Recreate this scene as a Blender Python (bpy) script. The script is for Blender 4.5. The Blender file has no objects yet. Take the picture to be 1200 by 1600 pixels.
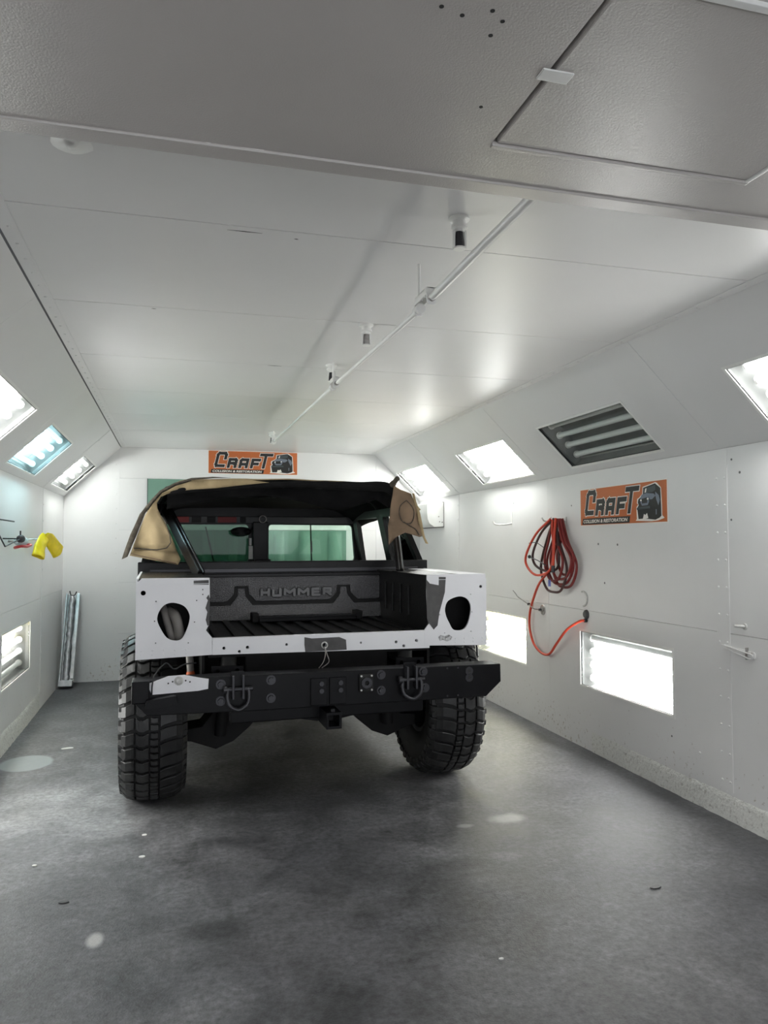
import bpy, bmesh, math, random
from mathutils import Vector, Matrix, noise, geometry

# ------------------------------------------------------------------ camera, world, view
S = bpy.context.scene
COL = S.collection
XL, XR, ZS, ZC, XCL, XCR, YK = -1.135, 2.809, 1.953, 2.496, -0.565, 2.252, 8.585
YAW, PITCH, ROLL, FPX = 0.2693, 0.0417, -0.0021, 1182.7

cam_d = bpy.data.cameras.new('camera')
cam_d.sensor_fit = 'HORIZONTAL'
cam_d.sensor_width = 36.0
cam_d.lens = FPX * 36.0 / 1200.0
cam_d.clip_start = 0.02
cam = bpy.data.objects.new('camera', cam_d)
COL.objects.link(cam)
_f = Vector((math.sin(YAW) * math.cos(PITCH), math.cos(YAW) * math.cos(PITCH), math.sin(PITCH)))
_r = Vector((math.cos(YAW), -math.sin(YAW), 0))
_u = _r.cross(_f)
_r2 = _r * math.cos(ROLL) + _u * math.sin(ROLL)
_u2 = -_r * math.sin(ROLL) + _u * math.cos(ROLL)
cam.matrix_world = Matrix(((_r2.x, _u2.x, -_f.x, 0), (_r2.y, _u2.y, -_f.y, 0), (_r2.z, _u2.z, -_f.z, 1.45), (0, 0, 0, 1)))
S.camera = cam

world = bpy.data.worlds.new('world')
S.world = world
world.use_nodes = True
world.node_tree.nodes['Background'].inputs[0].default_value = (0.92, 0.95, 1.0, 1)
world.node_tree.nodes['Background'].inputs[1].default_value = 1.8

S.view_settings.view_transform = 'Standard'
S.view_settings.look = 'None'
S.view_settings.gamma = 1.0
S.view_settings.use_curve_mapping = False
S.view_settings.exposure = 0.66
TUBE_ON, TUBE_DIM = 22.5, 0.7

random.seed(7)

# ------------------------------------------------------------------ helpers
def V3(*a):
    return Vector(a)

class MB:
    def __init__(self):
        self.v, self.f, self.m = [], [], []
    def add(self, vs, fs, mi=0):
        n = len(self.v)
        self.v += [tuple(p) for p in vs]
        for f in fs:
            self.f.append([n + i for i in f]); self.m.append(mi)
        return self
    def box(self, x0, x1, y0, y1, z0, z1, mi=0):
        vs = [(x, y, z) for x in (x0, x1) for y in (y0, y1) for z in (z0, z1)]
        return self.add(vs, [(0, 1, 3, 2), (4, 6, 7, 5), (0, 4, 5, 1), (2, 3, 7, 6), (0, 2, 6, 4), (1, 5, 7, 3)], mi)
    def bar(self, p0, p1, w, h, up=(0, 0, 1), mi=0):
        p0, p1 = Vector(p0), Vector(p1)
        d = (p1 - p0).normalized()
        s = d.cross(Vector(up))
        if s.length < 1e-4: s = d.cross(Vector((1, 0, 0)))
        s.normalize(); t = s.cross(d)
        vs = [p + s * (a * w / 2) + t * (b * h / 2) for p in (p0, p1) for a in (-1, 1) for b in (-1, 1)]
        return self.add(vs, [(0, 1, 3, 2), (4, 6, 7, 5), (0, 4, 5, 1), (2, 3, 7, 6), (0, 2, 6, 4), (1, 5, 7, 3)], mi)
    def cyl(self, p0, p1, r0, r1=None, n=14, mi=0):
        r1 = r0 if r1 is None else r1
        p0, p1 = Vector(p0), Vector(p1)
        d = (p1 - p0).normalized()
        s = d.orthogonal().normalized(); t = d.cross(s)
        vs = []
        for p, r in ((p0, r0), (p1, r1)):
            vs += [p + (s * math.cos(2 * math.pi * k / n) + t * math.sin(2 * math.pi * k / n)) * r for k in range(n)]
        fs = [(k, (k + 1) % n, n + (k + 1) % n, n + k) for k in range(n)] + [tuple(range(n))[::-1], tuple(range(n, 2 * n))]
        return self.add(vs, fs, mi)
    def tube(self, pts, r, n=8, closed=False, mi=0):
        pts = [Vector(p) for p in pts]
        m = len(pts)
        rs = r if isinstance(r, (list, tuple)) else [r] * m
        vs = []; s = None
        for i, p in enumerate(pts):
            a = pts[(i - 1) % m] if (closed or i > 0) else p
            b = pts[(i + 1) % m] if (closed or i < m - 1) else p
            d = (b - a).normalized()
            s = d.orthogonal().normalized() if s is None else (s - d * s.dot(d))
            if s.length < 1e-5: s = d.orthogonal()
            s = s.normalized(); t = d.cross(s)
            vs += [p + (s * math.cos(2 * math.pi * k / n) + t * math.sin(2 * math.pi * k / n)) * rs[i] for k in range(n)]
        fs = []
        for i in range(m if closed else m - 1):
            j = (i + 1) % m
            fs += [(i * n + k, i * n + (k + 1) % n, j * n + (k + 1) % n, j * n + k) for k in range(n)]
        if not closed:
            fs += [tuple(range(n))[::-1], tuple(range((m - 1) * n, m * n))]
        return self.add(vs, fs, mi)
    def lathe(self, prof, c, axis, n=32, mi=0, close=False):
        c, d = Vector(c), Vector(axis).normalized()
        s = d.orthogonal().normalized(); t = d.cross(s)
        vs = []; m = len(prof)
        for k in range(n):
            a = 2 * math.pi * k / n
            e = s * math.cos(a) + t * math.sin(a)
            vs += [c + d * z + e * r for r, z in prof]
        fs = []
        for k in range(n):
            q = (k + 1) % n
            for i in range(m if close else m - 1):
                j = (i + 1) % m
                fs.append((k * m + i, q * m + i, q * m + j, k * m + j))
        return self.add(vs, fs, mi)
    def prism(self, outer, holes, O, U, W, N, t, mi=0):
        """plate: 2-D outline (with holes) in the U,W plane at O, thickness t behind the face with normal N"""
        O, U, W, N = Vector(O), Vector(U), Vector(W), Vector(N)
        loops = [list(outer)] + [list(h) for h in holes]
        tri = geometry.tessellate_polygon([[Vector((a, b, 0)) for a, b in l] for l in loops])
        flat = [p for l in loops for p in l]
        k = len(flat)
        fr = [O + U * a + W * b for a, b in flat]
        vs = fr + [p - N * t for p in fr]
        fs = [tuple(x) for x in tri] + [tuple(i + k for i in x)[::-1] for x in tri]
        st = 0
        for l in loops:
            n = len(l)
            for i in range(n):
                a, b = st + i, st + (i + 1) % n
                fs.append((a, b, b + k, a + k))
            st += n
        return self.add(vs, fs, mi)
    def build(self, name, mats, parent=None, smooth=None, bevel=0, seg=2, matrix=None):
        me = bpy.data.meshes.new(name)
        me.from_pydata(self.v, [], self.f)
        if not isinstance(mats, (list, tuple)): mats = [mats]
        for m in mats: me.materials.append(M[m] if isinstance(m, str) else m)
        if len(mats) > 1: me.polygons.foreach_set('material_index', self.m)
        bm = bmesh.new(); bm.from_mesh(me)
        bmesh.ops.remove_doubles(bm, verts=bm.verts, dist=1e-6)
        bmesh.ops.recalc_face_normals(bm, faces=bm.faces)
        if bevel:
            es = [e for e in bm.edges if len(e.link_faces) == 2 and e.calc_face_angle(0) > math.radians(35)]
            bmesh.ops.bevel(bm, geom=es, offset=bevel, segments=seg, affect='EDGES', profile=0.6, clamp_overlap=True)
        bm.to_mesh(me); bm.free()
        if smooth:
            me.polygons.foreach_set('use_smooth', [True] * len(me.polygons))
            me.set_sharp_from_angle(angle=math.radians(smooth))
        return link(name, me, parent, matrix)

def link(name, me, parent=None, matrix=None):
    o = bpy.data.objects.new(name, me)
    COL.objects.link(o)
    if parent: o.parent = parent
    if matrix is not None: o.matrix_local = matrix
    return o
def thing(name, label, cat, loc=(0, 0, 0), rotz=0, group=None, matrix=None):
    o = bpy.data.objects.new(name, None); COL.objects.link(o)
    o.empty_display_size = 0.1
    if matrix is not None: o.matrix_world = matrix
    else:
        o.location = loc; o.rotation_euler = (0, 0, rotz)
    return tag(o, label, cat, group)
def tag(o, label, cat, group=None):
    o['label'] = label; o['category'] = cat
    if group: o['group'] = group
    return o
def struct(o):
    o['kind'] = 'structure'; return o
def rect(a0, a1, b0, b1):
    return [(a0, b0), (a1, b0), (a1, b1), (a0, b1)]
def disc(cx, cy, r, n=12):
    return [(cx + r * math.cos(2 * math.pi * k / n), cy + r * math.sin(2 * math.pi * k / n)) for k in range(n)]
def curve(pts, k=6, closed=False):
    pts = [Vector(p) for p in pts]; n = len(pts); out = []
    for i in range(n if closed else n - 1):
        p1, p2 = pts[i], pts[(i + 1) % n]
        p0 = pts[i - 1] if (i > 0 or closed) else p1 * 2 - p2
        p3 = pts[(i + 2) % n] if (i + 2 < n or closed) else p2 * 2 - p1
        for j in range(k):
            t = j / k
            out.append(0.5 * ((2 * p1) + (p2 - p0) * t + (2 * p0 - 5 * p1 + 4 * p2 - p3) * t * t + (3 * p1 - p0 - 3 * p2 + p3) * t ** 3))
    if not closed: out.append(pts[-1])
    return out
def rounded(poly, r, k=4):
    out = []; n = len(poly)
    for i in range(n):
        p = Vector(poly[i]).to_2d(); a = (Vector(poly[i - 1]).to_2d() - p); b = (Vector(poly[(i + 1) % n]).to_2d() - p)
        q = min(r, a.length * .45, b.length * .45)
        s, e = p + a.normalized() * q, p + b.normalized() * q
        for j in range(k + 1):
            t = j / k
            x = s * (1 - t) ** 2 + p * 2 * t * (1 - t) + e * t * t
            out.append((x.x, x.y))
    return out
def sheet(name, outline, step, fn, mats, parent, thick=0.006, mat_off=0):
    """cloth: fills a 2-D outline with a fine triangulation, lifts it into 3-D with fn and gives it thickness"""
    dense = []
    n = len(outline)
    for i in range(n):
        a, b = Vector(outline[i]).to_2d(), Vector(outline[(i + 1) % n]).to_2d()
        k = max(1, int((b - a).length / step))
        dense += [a.lerp(b, j / k) for j in range(k)]
    pts = list(dense)
    xs = [p.x for p in dense]; ys = [p.y for p in dense]
    y = min(ys) + step * .5; row = 0
    while y < max(ys):
        x = min(xs) + (step * .5 if row % 2 else 0)
        while x < max(xs):
            p = Vector((x, y))
            if min((p - q).length for q in dense) > step * .55: pts.append(p)
            x += step
        y += step * .87; row += 1
    r = geometry.delaunay_2d_cdt(pts, [], [list(range(len(dense)))], 1, 1e-5)
    mb = MB(); mb.add([fn(p.x, p.y) for p in r[0]], [tuple(f) for f in r[2]])
    o = mb.build(name, mats, parent, smooth=70)
    md = o.modifiers.new('thickness', 'SOLIDIFY'); md.thickness = thick; md.material_offset = mat_off; md.offset = 0
    return o
def text_mesh(body, height=None, width=None, bold=0.0, shear=0.0, extrude=0.0):
    cu = bpy.data.curves.new('txt', 'FONT'); cu.body = body; cu.size = 1; cu.offset = bold; cu.shear = shear; cu.extrude = extrude
    cu.resolution_u = 3
    ob = bpy.data.objects.new('txt', cu); COL.objects.link(ob)
    bpy.context.view_layer.update()
    me = bpy.data.meshes.new_from_object(ob.evaluated_get(bpy.context.evaluated_depsgraph_get()))
    bpy.data.objects.remove(ob); bpy.data.curves.remove(cu)
    xs = [v.co.x for v in me.vertices]; ys = [v.co.y for v in me.vertices]
    x0, x1, y0, y1 = min(xs), max(xs), min(ys), max(ys)
    for v in me.vertices:
        v.co.x = (v.co.x - x0) / (x1 - x0) * width
        v.co.y = (v.co.y - y0) / (y1 - y0) * height
    return me

# ------------------------------------------------------------------ materials
M = {}
def nodes(name):
    m = bpy.data.materials.new(name); m.use_nodes = True
    return m, m.node_tree, m.node_tree.nodes, m.node_tree.links, m.node_tree.nodes['Principled BSDF']
def ramp(nt, fac, c0, c1, p0=0.35, p1=0.65):
    r = nt.nodes.new('ShaderNodeValToRGB')
    r.color_ramp.elements[0].position = p0; r.color_ramp.elements[1].position = p1
    r.color_ramp.elements[0].color = (*c0, 1); r.color_ramp.elements[1].color = (*c1, 1)
    nt.links.new(fac, r.inputs[0]); return r.outputs[0]
def noi(nt, vec, scale, detail=4, rough=.55, dist=0):
    n = nt.nodes.new('ShaderNodeTexNoise'); n.inputs['Scale'].default_value = scale
    n.inputs['Detail'].default_value = detail; n.inputs['Roughness'].default_value = rough; n.inputs['Distortion'].default_value = dist
    nt.links.new(vec, n.inputs['Vector']); return n.outputs[0]
def pmat(name, c, rough=.5, metal=0, c2=None, vs=4, p=(.35, .65), bump=0, bs=120, bd=.003, spec=.5, coat=0, r2=None):
    m, nt, N, L, b = nodes(name)
    tc = N.new('ShaderNodeTexCoord').outputs['Object']
    b.inputs['Base Color'].default_value = (*c, 1)
    b.inputs['Roughness'].default_value = rough
    b.inputs['Metallic'].default_value = metal
    b.inputs['Specular IOR Level'].default_value = spec
    if coat: b.inputs['Coat Weight'].default_value = coat; b.inputs['Coat Roughness'].default_value = .12
    if c2 is not None:
        f = noi(nt, tc, vs, 6)
        L.new(ramp(nt, f, c, c2, *p), b.inputs['Base Color'])
        if r2 is not None:
            L.new(ramp(nt, f, (rough,) * 3, (r2,) * 3, *p), b.inputs['Roughness'])
    if bump:
        bn = N.new('ShaderNodeBump'); bn.inputs['Strength'].default_value = bump; bn.inputs['Distance'].default_value = bd
        L.new(noi(nt, tc, bs, 3), bn.inputs['Height']); L.new(bn.outputs[0], b.inputs['Normal'])
    M[name] = m
    return m
def emat(name, c, s):
    m, nt, N, L, b = nodes(name)
    b.inputs['Base Color'].default_value = (.8, .8, .8, 1)
    b.inputs['Emission Color'].default_value = (*c, 1); b.inputs['Emission Strength'].default_value = s
    M[name] = m
def glass(name, tint, refl=.06, rough=.03):
    m, nt, N, L, b = nodes(name)
    N.remove(b)
    t = N.new('ShaderNodeBsdfTransparent'); t.inputs[0].default_value = (*tint, 1)
    g = N.new('ShaderNodeBsdfGlossy'); g.inputs['Roughness'].default_value = rough
    x = N.new('ShaderNodeMixShader'); x.inputs[0].default_value = refl
    L.new(t.outputs[0], x.inputs[1]); L.new(g.outputs[0], x.inputs[2])
    L.new(x.outputs[0], N['Material Output'].inputs[0]); M[name] = m

pmat('wall_paint', (.76, .755, .75), .36, c2=(.68, .675, .67), vs=1.6, p=(.15, .9), bump=.10, bs=160, bd=.001)
pmat('ceiling_paint', (.735, .73, .725), .36, c2=(.65, .645, .64), vs=1.1, p=(.1, .9), bump=.10, bs=9, bd=.003)
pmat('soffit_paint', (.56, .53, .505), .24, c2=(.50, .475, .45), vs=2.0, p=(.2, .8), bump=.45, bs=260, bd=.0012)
pmat('joint', (.42, .42, .41), .7)
pmat('joint_dark', (.14, .14, .14), .7)
pmat('dark_gap', (.03, .03, .03), .8)
pmat('base_rough', (.72, .72, .69), .6, c2=(.42, .40, .37), vs=46, p=(.54, .72), bump=1.0, bs=60, bd=.006)
pmat('white_enamel', (.82, .82, .80), .3, c2=(.76, .76, .73), vs=6)
pmat('lamp_tray', (.26, .265, .265), .4, c2=(.21, .215, .215), vs=6)
pmat('tube_off', (.86, .88, .88), .3, c2=(.78, .80, .80), vs=3)
pmat('rust_paint', (.75, .70, .64), .5, c2=(.42, .20, .10), vs=9, p=(.55, .72))
emat('tube_on', (1.0, .99, .975), TUBE_ON)
emat('tube_cool', (.84, .97, 1.0), TUBE_ON)
emat('tube_soft', (.98, 1.0, .98), TUBE_ON)
emat('tube_warm', (1.0, .97, .78), TUBE_ON)
emat('tube_dim', (.95, 1.0, .98), TUBE_DIM)
emat('tube_yellow', (1.0, .84, .42), TUBE_ON * .45)
glass('lamp_glass', (.96, .97, .96))
glass('lamp_glass_blue', (.80, .95, .97))
glass('lamp_glass_dusty', (.80, .81, .80), .08, .2)
pmat('truck_white', (.90, .90, .925), .42, c2=(.84, .84, .865), vs=3.5, p=(.45, .75), bump=.05, bs=90)
pmat('primer', (.065, .062, .062), .55, c2=(.095, .092, .092), vs=14, bump=.1)
pmat('scuff_grey', (.62, .62, .63), .6, c2=(.22, .22, .22), vs=60, p=(.45, .62))
pmat('truck_black', (.004, .004, .0045), .38, spec=.25, c2=(.008, .008, .009), vs=9, bump=.08, bs=120)
pmat('bumper_black', (.0035, .0035, .0045), .36, spec=.18, c2=(.008, .008, .0095), vs=6, p=(.4, .8), bump=.12, bs=150)
pmat('cloth_black', (.005, .005, .0055), .95, c2=(.010, .010, .0105), vs=10, spec=.2, bump=.3, bs=160)
pmat('chassis_black', (.005, .005, .0055), .7, c2=(.010, .0095, .0095), vs=8, spec=.3)
pmat('bedliner', (.030, .029, .033), .22, bump=.9, bs=150, bd=.005, spec=1.0)
pmat('bedliner_matte', (.004, .004, .0043), .36, spec=.35, bump=.8, bs=110, bd=.004)
pmat('canvas_tan', (.42, .325, .185), .9, c2=(.31, .235, .13), vs=7, bump=.35, bs=240, bd=.002)
pmat('canvas_brown', (.25, .17, .11), .9, c2=(.18, .125, .08), vs=7, bump=.35, bs=240, bd=.002)
pmat('canvas_trim', (.10, .085, .065), .9, c2=(.05, .04, .03), vs=40)
pmat('rubber', (.017, .017, .0173), .45, spec=.4, c2=(.034, .034, .0345), vs=16, p=(.4, .75), bump=.2, bs=90)
pmat('rubber_dark', (.008, .008, .008), .7)
pmat('steel_dark', (.05, .05, .055), .38, .6)
pmat('steel', (.42, .41, .40), .4, .8, c2=(.28, .26, .24), vs=30)
pmat('steel_white', (.66, .66, .64), .4, .1, c2=(.45, .44, .42), vs=40)
pmat('grey_plastic', (.22, .205, .19), .5)
pmat('orange_cap', (.75, .16, .05), .5)
pmat('red_trim', (.22, .03, .03), .6)
pmat('dark_grey', (.045, .045, .047), .5)
pmat('lettering_grey', (.13, .13, .135), .4)
pmat('paper', (.72, .72, .70), .8)
glass('windshield_clear', (.84, .95, .89), .03)
glass('windshield_dark', (.30, .42, .36), .02)
glass('window_smoke', (.035, .035, .04), .06)
pmat('green_paint', (.155, .285, .22), .5, c2=(.125, .235, .18), vs=2.5)
pmat('sign_orange', (.50, .125, .028), .45)
pmat('sign_white', (.80, .77, .72), .5)
pmat('sign_black', (.012, .012, .012), .5)
pmat('sign_slate', (.16, .19, .24), .5)
pmat('sign_glass', (.045, .06, .065), .4)
pmat('hose_bright', (.60, .055, .022), .4)
pmat('hose_red', (.20, .016, .015), .45)
pmat('hose_brown', (.055, .018, .017), .5)
pmat('tag_blue', (.10, .13, .42), .5)
pmat('yellow_rubber', (.85, .64, .01), .45, c2=(.72, .54, .008), vs=20)
pmat('grey_blue', (.48, .60, .62), .4)
pmat('red_rubber', (.45, .03, .03), .5)
pmat('black_wire', (.012, .013, .015), .5)
pmat('galvanised', (.52, .53, .54), .30, .75, c2=(.34, .35, .36), vs=14)
pmat('plastic_wrap', (.62, .63, .65), .16, .55, c2=(.36, .37, .39), vs=18, bump=.8, bs=28, bd=.01)

def wall_wear():
    # rust specks and scuffed paint along the foot of the walls, sparse specks above
    nt = M['wall_paint'].node_tree; N, L = nt.nodes, nt.links
    b = N['Principled BSDF']; old = b.inputs['Base Color'].links[0].from_socket
    tc = N.new('ShaderNodeTexCoord').outputs['Object']
    sep = N.new('ShaderNodeSeparateXYZ'); L.new(tc, sep.inputs[0])
    mr = N.new('ShaderNodeMapRange'); mr.inputs[1].default_value = .10; mr.inputs[2].default_value = .62; mr.inputs[3].default_value = .115; mr.inputs[4].default_value = 0
    L.new(sep.outputs[2], mr.inputs[0])
    ad = N.new('ShaderNodeMath'); ad.operation = 'ADD'; L.new(noi(nt, tc, 36, 5, .7), ad.inputs[0]); L.new(mr.outputs[0], ad.inputs[1])
    ad2 = N.new('ShaderNodeMath'); ad2.operation = 'ADD'; L.new(ad.outputs[0], ad2.inputs[0])
    sc = N.new('ShaderNodeMath'); sc.operation = 'MULTIPLY'; sc.inputs[1].default_value = .25; L.new(noi(nt, tc, 2.5, 3), sc.inputs[0]); L.new(sc.outputs[0], ad2.inputs[1])
    f = ramp(nt, ad2.outputs[0], (0, 0, 0), (1, 1, 1), .84, .91)
    x = N.new('ShaderNodeMix'); x.data_type = 'RGBA'; L.new(f, x.inputs[0]); L.new(old, x.inputs[6]); x.inputs[7].default_value = (.40, .35, .30, 1)
    L.new(x.outputs[2], b.inputs['Base Color'])
wall_wear()

def floor_material():
    m, nt, N, L, b = nodes('floor_concrete')
    tc = N.new('ShaderNodeTexCoord').outputs['Object']
    big = noi(nt, tc, .9, 5, .6, .6)
    mid = noi(nt, tc, 3.2, 10, .72, .5)
    fine = noi(nt, tc, 34, 8, .75)
    col = ramp(nt, big, (.066, .067, .073), (.120, .120, .125), .34, .66)
    def mix(a, bcol, fac, mode='MIX'):
        x = N.new('ShaderNodeMix'); x.data_type = 'RGBA'; x.blend_type = mode; x.clamp_result = False
        L.new(fac, x.inputs[0]) if not isinstance(fac, float) else setattr(x.inputs[0], 'default_value', fac)
        L.new(a, x.inputs[6])
        if isinstance(bcol, tuple): x.inputs[7].default_value = (*bcol, 1)
        else: L.new(bcol, x.inputs[7])
        return x.outputs[2]
    col = mix(col, ramp(nt, mid, (.45, .45, .45), (1.75, 1.75, 1.75), .30, .72), 1.0, 'MULTIPLY')
    col = mix(col, ramp(nt, fine, (.55, .55, .55), (1.55, 1.55, 1.55), .32, .68), 1.0, 'MULTIPLY')
    sep = N.new('ShaderNodeSeparateXYZ'); L.new(tc, sep.inputs[0])
    def mth(op, a, c=None):
        x = N.new('ShaderNodeMath'); x.operation = op
        for i, q in enumerate((a, c)):
            if q is None: continue
            if isinstance(q, (int, float)): x.inputs[i].default_value = q
            else: L.new(q, x.inputs[i])
        return x.outputs[0]
    # worn, dusty or spilt patches with shapes of their own: x, y, half sizes, colour, strength, edge
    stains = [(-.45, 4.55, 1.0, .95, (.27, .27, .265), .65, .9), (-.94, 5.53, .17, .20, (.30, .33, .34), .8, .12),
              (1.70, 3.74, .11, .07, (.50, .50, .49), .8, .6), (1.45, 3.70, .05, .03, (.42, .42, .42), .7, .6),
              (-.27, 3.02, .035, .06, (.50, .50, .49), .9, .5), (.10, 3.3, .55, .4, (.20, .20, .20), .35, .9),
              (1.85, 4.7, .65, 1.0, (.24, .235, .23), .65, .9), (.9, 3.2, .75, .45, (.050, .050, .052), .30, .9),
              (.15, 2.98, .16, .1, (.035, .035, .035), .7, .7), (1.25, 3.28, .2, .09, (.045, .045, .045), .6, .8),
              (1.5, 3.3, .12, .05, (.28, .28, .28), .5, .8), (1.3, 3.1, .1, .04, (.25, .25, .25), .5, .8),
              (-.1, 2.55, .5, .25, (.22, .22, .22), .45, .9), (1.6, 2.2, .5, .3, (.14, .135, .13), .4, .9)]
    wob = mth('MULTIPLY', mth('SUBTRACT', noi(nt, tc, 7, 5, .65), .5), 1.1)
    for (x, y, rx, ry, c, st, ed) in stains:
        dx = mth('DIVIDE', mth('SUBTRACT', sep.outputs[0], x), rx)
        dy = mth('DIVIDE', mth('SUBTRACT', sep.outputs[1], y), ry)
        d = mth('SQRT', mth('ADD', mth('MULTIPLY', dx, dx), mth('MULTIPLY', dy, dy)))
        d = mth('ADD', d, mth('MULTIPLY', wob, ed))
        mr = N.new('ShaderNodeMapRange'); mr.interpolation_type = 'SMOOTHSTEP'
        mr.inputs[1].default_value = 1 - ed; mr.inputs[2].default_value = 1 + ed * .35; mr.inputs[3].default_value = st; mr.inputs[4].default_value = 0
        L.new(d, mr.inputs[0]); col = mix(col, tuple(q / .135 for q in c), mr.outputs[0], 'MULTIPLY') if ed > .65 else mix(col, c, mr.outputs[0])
    L.new(col, b.inputs['Base Color'])
    L.new(ramp(nt, mid, (.42,) * 3, (.62,) * 3, .3, .7), b.inputs['Roughness'])
    bn = N.new('ShaderNodeBump'); bn.inputs['Strength'].default_value = .55; bn.inputs['Distance'].default_value = .004
    add = mth('ADD', fine, mth('MULTIPLY', noi(nt, tc, 130, 3), .6))
    L.new(add, bn.inputs['Height']); L.new(bn.outputs[0], b.inputs['Normal'])
    M['floor'] = m
floor_material()

# ------------------------------------------------------------------ room shell
Y0 = -3.0
o = struct(MB().box(XL - .2, XR + .2, Y0, YK + .15, -.1, 0).build('floor', 'floor'))
SLR = (Vector((XR, 0, ZS)), Vector((XCR - XR, 0, ZC - ZS)))
SLL = (Vector((XL, 0, ZS)), Vector((XCL - XL, 0, ZC - ZS)))
SLEN = SLR[1].length
Yv = Vector((0, 1, 0)); Zv = Vector((0, 0, 1)); Xv = Vector((1, 0, 0))
# fixtures: centre along y, centre across, tube states from the upper tube down, glass
FL, FW = 1.075, 0.41
FIX = {
 'right_slope': [(7.935, .258, ['on'] * 4, 'lamp_glass', 'bright slanted strip light nearest the far right corner, above the wall box'),
                 (6.01, .258, ['on'] * 4, 'lamp_glass', 'bright slanted strip light on the right, between the unlit one and the far corner'),
                 (4.37, .258, ['off'] * 4, 'lamp_glass', 'unlit slanted strip light with grey tubes above the hose and sign'),
                 (2.455, .258, ['on'] * 4, 'lamp_glass', 'bright slanted strip light cut by the right edge of the picture')],
 'left_slope': [(7.915, .258, ['dim', 'soft', 'soft', 'dim'], 'lamp_glass', 'small slanted strip light on the left nearest the back wall'),
                (6.035, .258, ['dim', 'cool', 'cool', 'dim'], 'lamp_glass_blue', 'bluish slanted strip light in the middle of the left row'),
                (4.41, .258, ['on'] * 4, 'lamp_glass', 'bright slanted strip light cut by the left edge of the picture')],
 'right_wall': [(6.285, .639, ['yellow', 'warm', 'warm', 'warm'], 'lamp_glass', 'yellowish low wall light half hidden behind the truck corner'),
                (4.37, .632, ['off', 'on', 'on', 'on'], 'lamp_glass', 'bright low wall light under the hose outlet on the right wall')],
 'left_wall': [(6.24, .635, ['yellow', 'on', 'dim', 'off'], 'lamp_glass', 'low wall light with a yellow tube on the left wall'),
               (4.37, .635, ['on'] * 4, 'lamp_glass', 'low wall light on the left wall opposite the one below the hose outlet')],
}
FACE = {'right_wall': (Vector((XR, 0, 0)), Yv, Zv, -Xv), 'left_wall': (Vector((XL, 0, 0)), Yv, Zv, Xv),
        'right_slope': (SLR[0], Yv, SLR[1].normalized(), None), 'left_slope': (SLL[0], Yv, SLL[1].normalized(), None)}
for k in ('right_slope', 'left_slope'):
    O_, U_, W_, _ = FACE[k]
    n = U_.cross(W_)
    if n.z > 0: n = -n
    FACE[k] = (O_, U_, W_, n)

def panelled(face, name, aedges, bedges, mat, gap=.001, thick=.015, joint='joint'):
    O_, U_, W_, N_ = FACE[face]
    holes = [(c - FL / 2, c + FL / 2, d - FW / 2, d + FW / 2) for c, d, *_ in FIX[face]]
    root = MB().prism(rect(aedges[0], aedges[-1], bedges[0], bedges[-1]), [rect(*h) for h in holes], O_ - N_ * thick, U_, W_, N_, .01).build(name, joint)
    struct(root)
    for i in range(len(aedges) - 1):
        for j in range(len(bedges) - 1):
            a0, a1, b0, b1 = aedges[i] + gap, aedges[i + 1] - gap, bedges[j] + gap, bedges[j + 1] - gap
            hs = [h for h in holes if h[0] > a0 and h[1] < a1 and h[2] > b0 and h[3] < b1]
            MB().prism(rect(a0, a1, b0, b1), [rect(*h) for h in hs], O_, U_, W_, N_, thick + .002).build('wall_panel', mat, root)
    return root
WY = [Y0, -.5, 1.46, 3.412, 5.36, 7.27, YK]
wr = panelled('right_wall', 'wall_right', WY, [0, .975, ZS], 'wall_paint')
wl = panelled('left_wall', 'wall_left', WY, [0, .975, ZS], 'wall_paint')
panelled('right_slope', 'ceiling_slope_right', WY, [0, SLEN], 'ceiling_paint')
panelled('left_slope', 'ceiling_slope_left', WY, [0, SLEN], 'ceiling_paint')

for x_, d_ in ((XR, 1), (XL, -1)):
    MB().box(*sorted((x_ + d_ * .016, x_ + d_ * .15)), Y0, YK, ZS - .04, ZS + .12).build('corner_filler', 'joint', wr if d_ > 0 else wl)  # added behind the joint to block outside light leaking through

ce = struct(MB().box(XCL - .1, XCR + .1, Y0, YK + .1, ZC + .017, ZC + .03).build('ceiling', 'joint_dark'))
CY = [1.52, 2.49, 3.45, 4.41, 5.39, 6.36, 7.25, YK]
for i in range(len(CY) - 1):
    MB().box(XCL + .001, XCR - .001, CY[i] + .0025, CY[i + 1] - .0025, ZC, ZC + .017).build('ceiling_panel', 'ceiling_paint', ce)
for sx in (XCL, XCR):                                  # folded flange along the ceiling edge
    d = 1 if sx < 0 else -1
    MB().box(min(sx, sx + d * .055), max(sx, sx + d * .055), 1.6, YK, ZC - .003, ZC).build('edge_flange', 'ceiling_paint', ce)
    riv = MB()
    for k in range(46):
        y = 1.8 + k * .147
        riv.lathe([(.006, 0), (.005, .003), (.001, .004)], (sx + d * .028, y, ZC - .003), (0, 0, -1), 6)
    q = riv.build('rivet_row', 'ceiling_paint', ce); q['kind'] = 'stuff'

wb = struct(MB().prism(rect(XL - .1, XR + .1, 0, ZC + .08), [], (0, YK + .015, 0), Xv, Zv, -Yv, .02).build('wall_back', 'joint'))
def back_panel(poly):
    MB().prism(poly, [], (0, YK, 0), Xv, Zv, -Yv, .017).build('wall_panel', 'wall_paint', wb)
g = .001
back_panel([(XL, 0), (-.585 - g, 0), (-.585 - g, ZC - .02), (XL, ZS)])
back_panel([(2.272 + g, 0), (XR, 0), (XR, ZS), (2.272 + g, ZC - .02)])
rows = [0, .496, 1.041, 1.603, 2.16, ZC]
for j in range(5):
    back_panel(rect(-.585 + g, 2.272 - g, rows[j] + g, rows[j + 1] - g))

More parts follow.
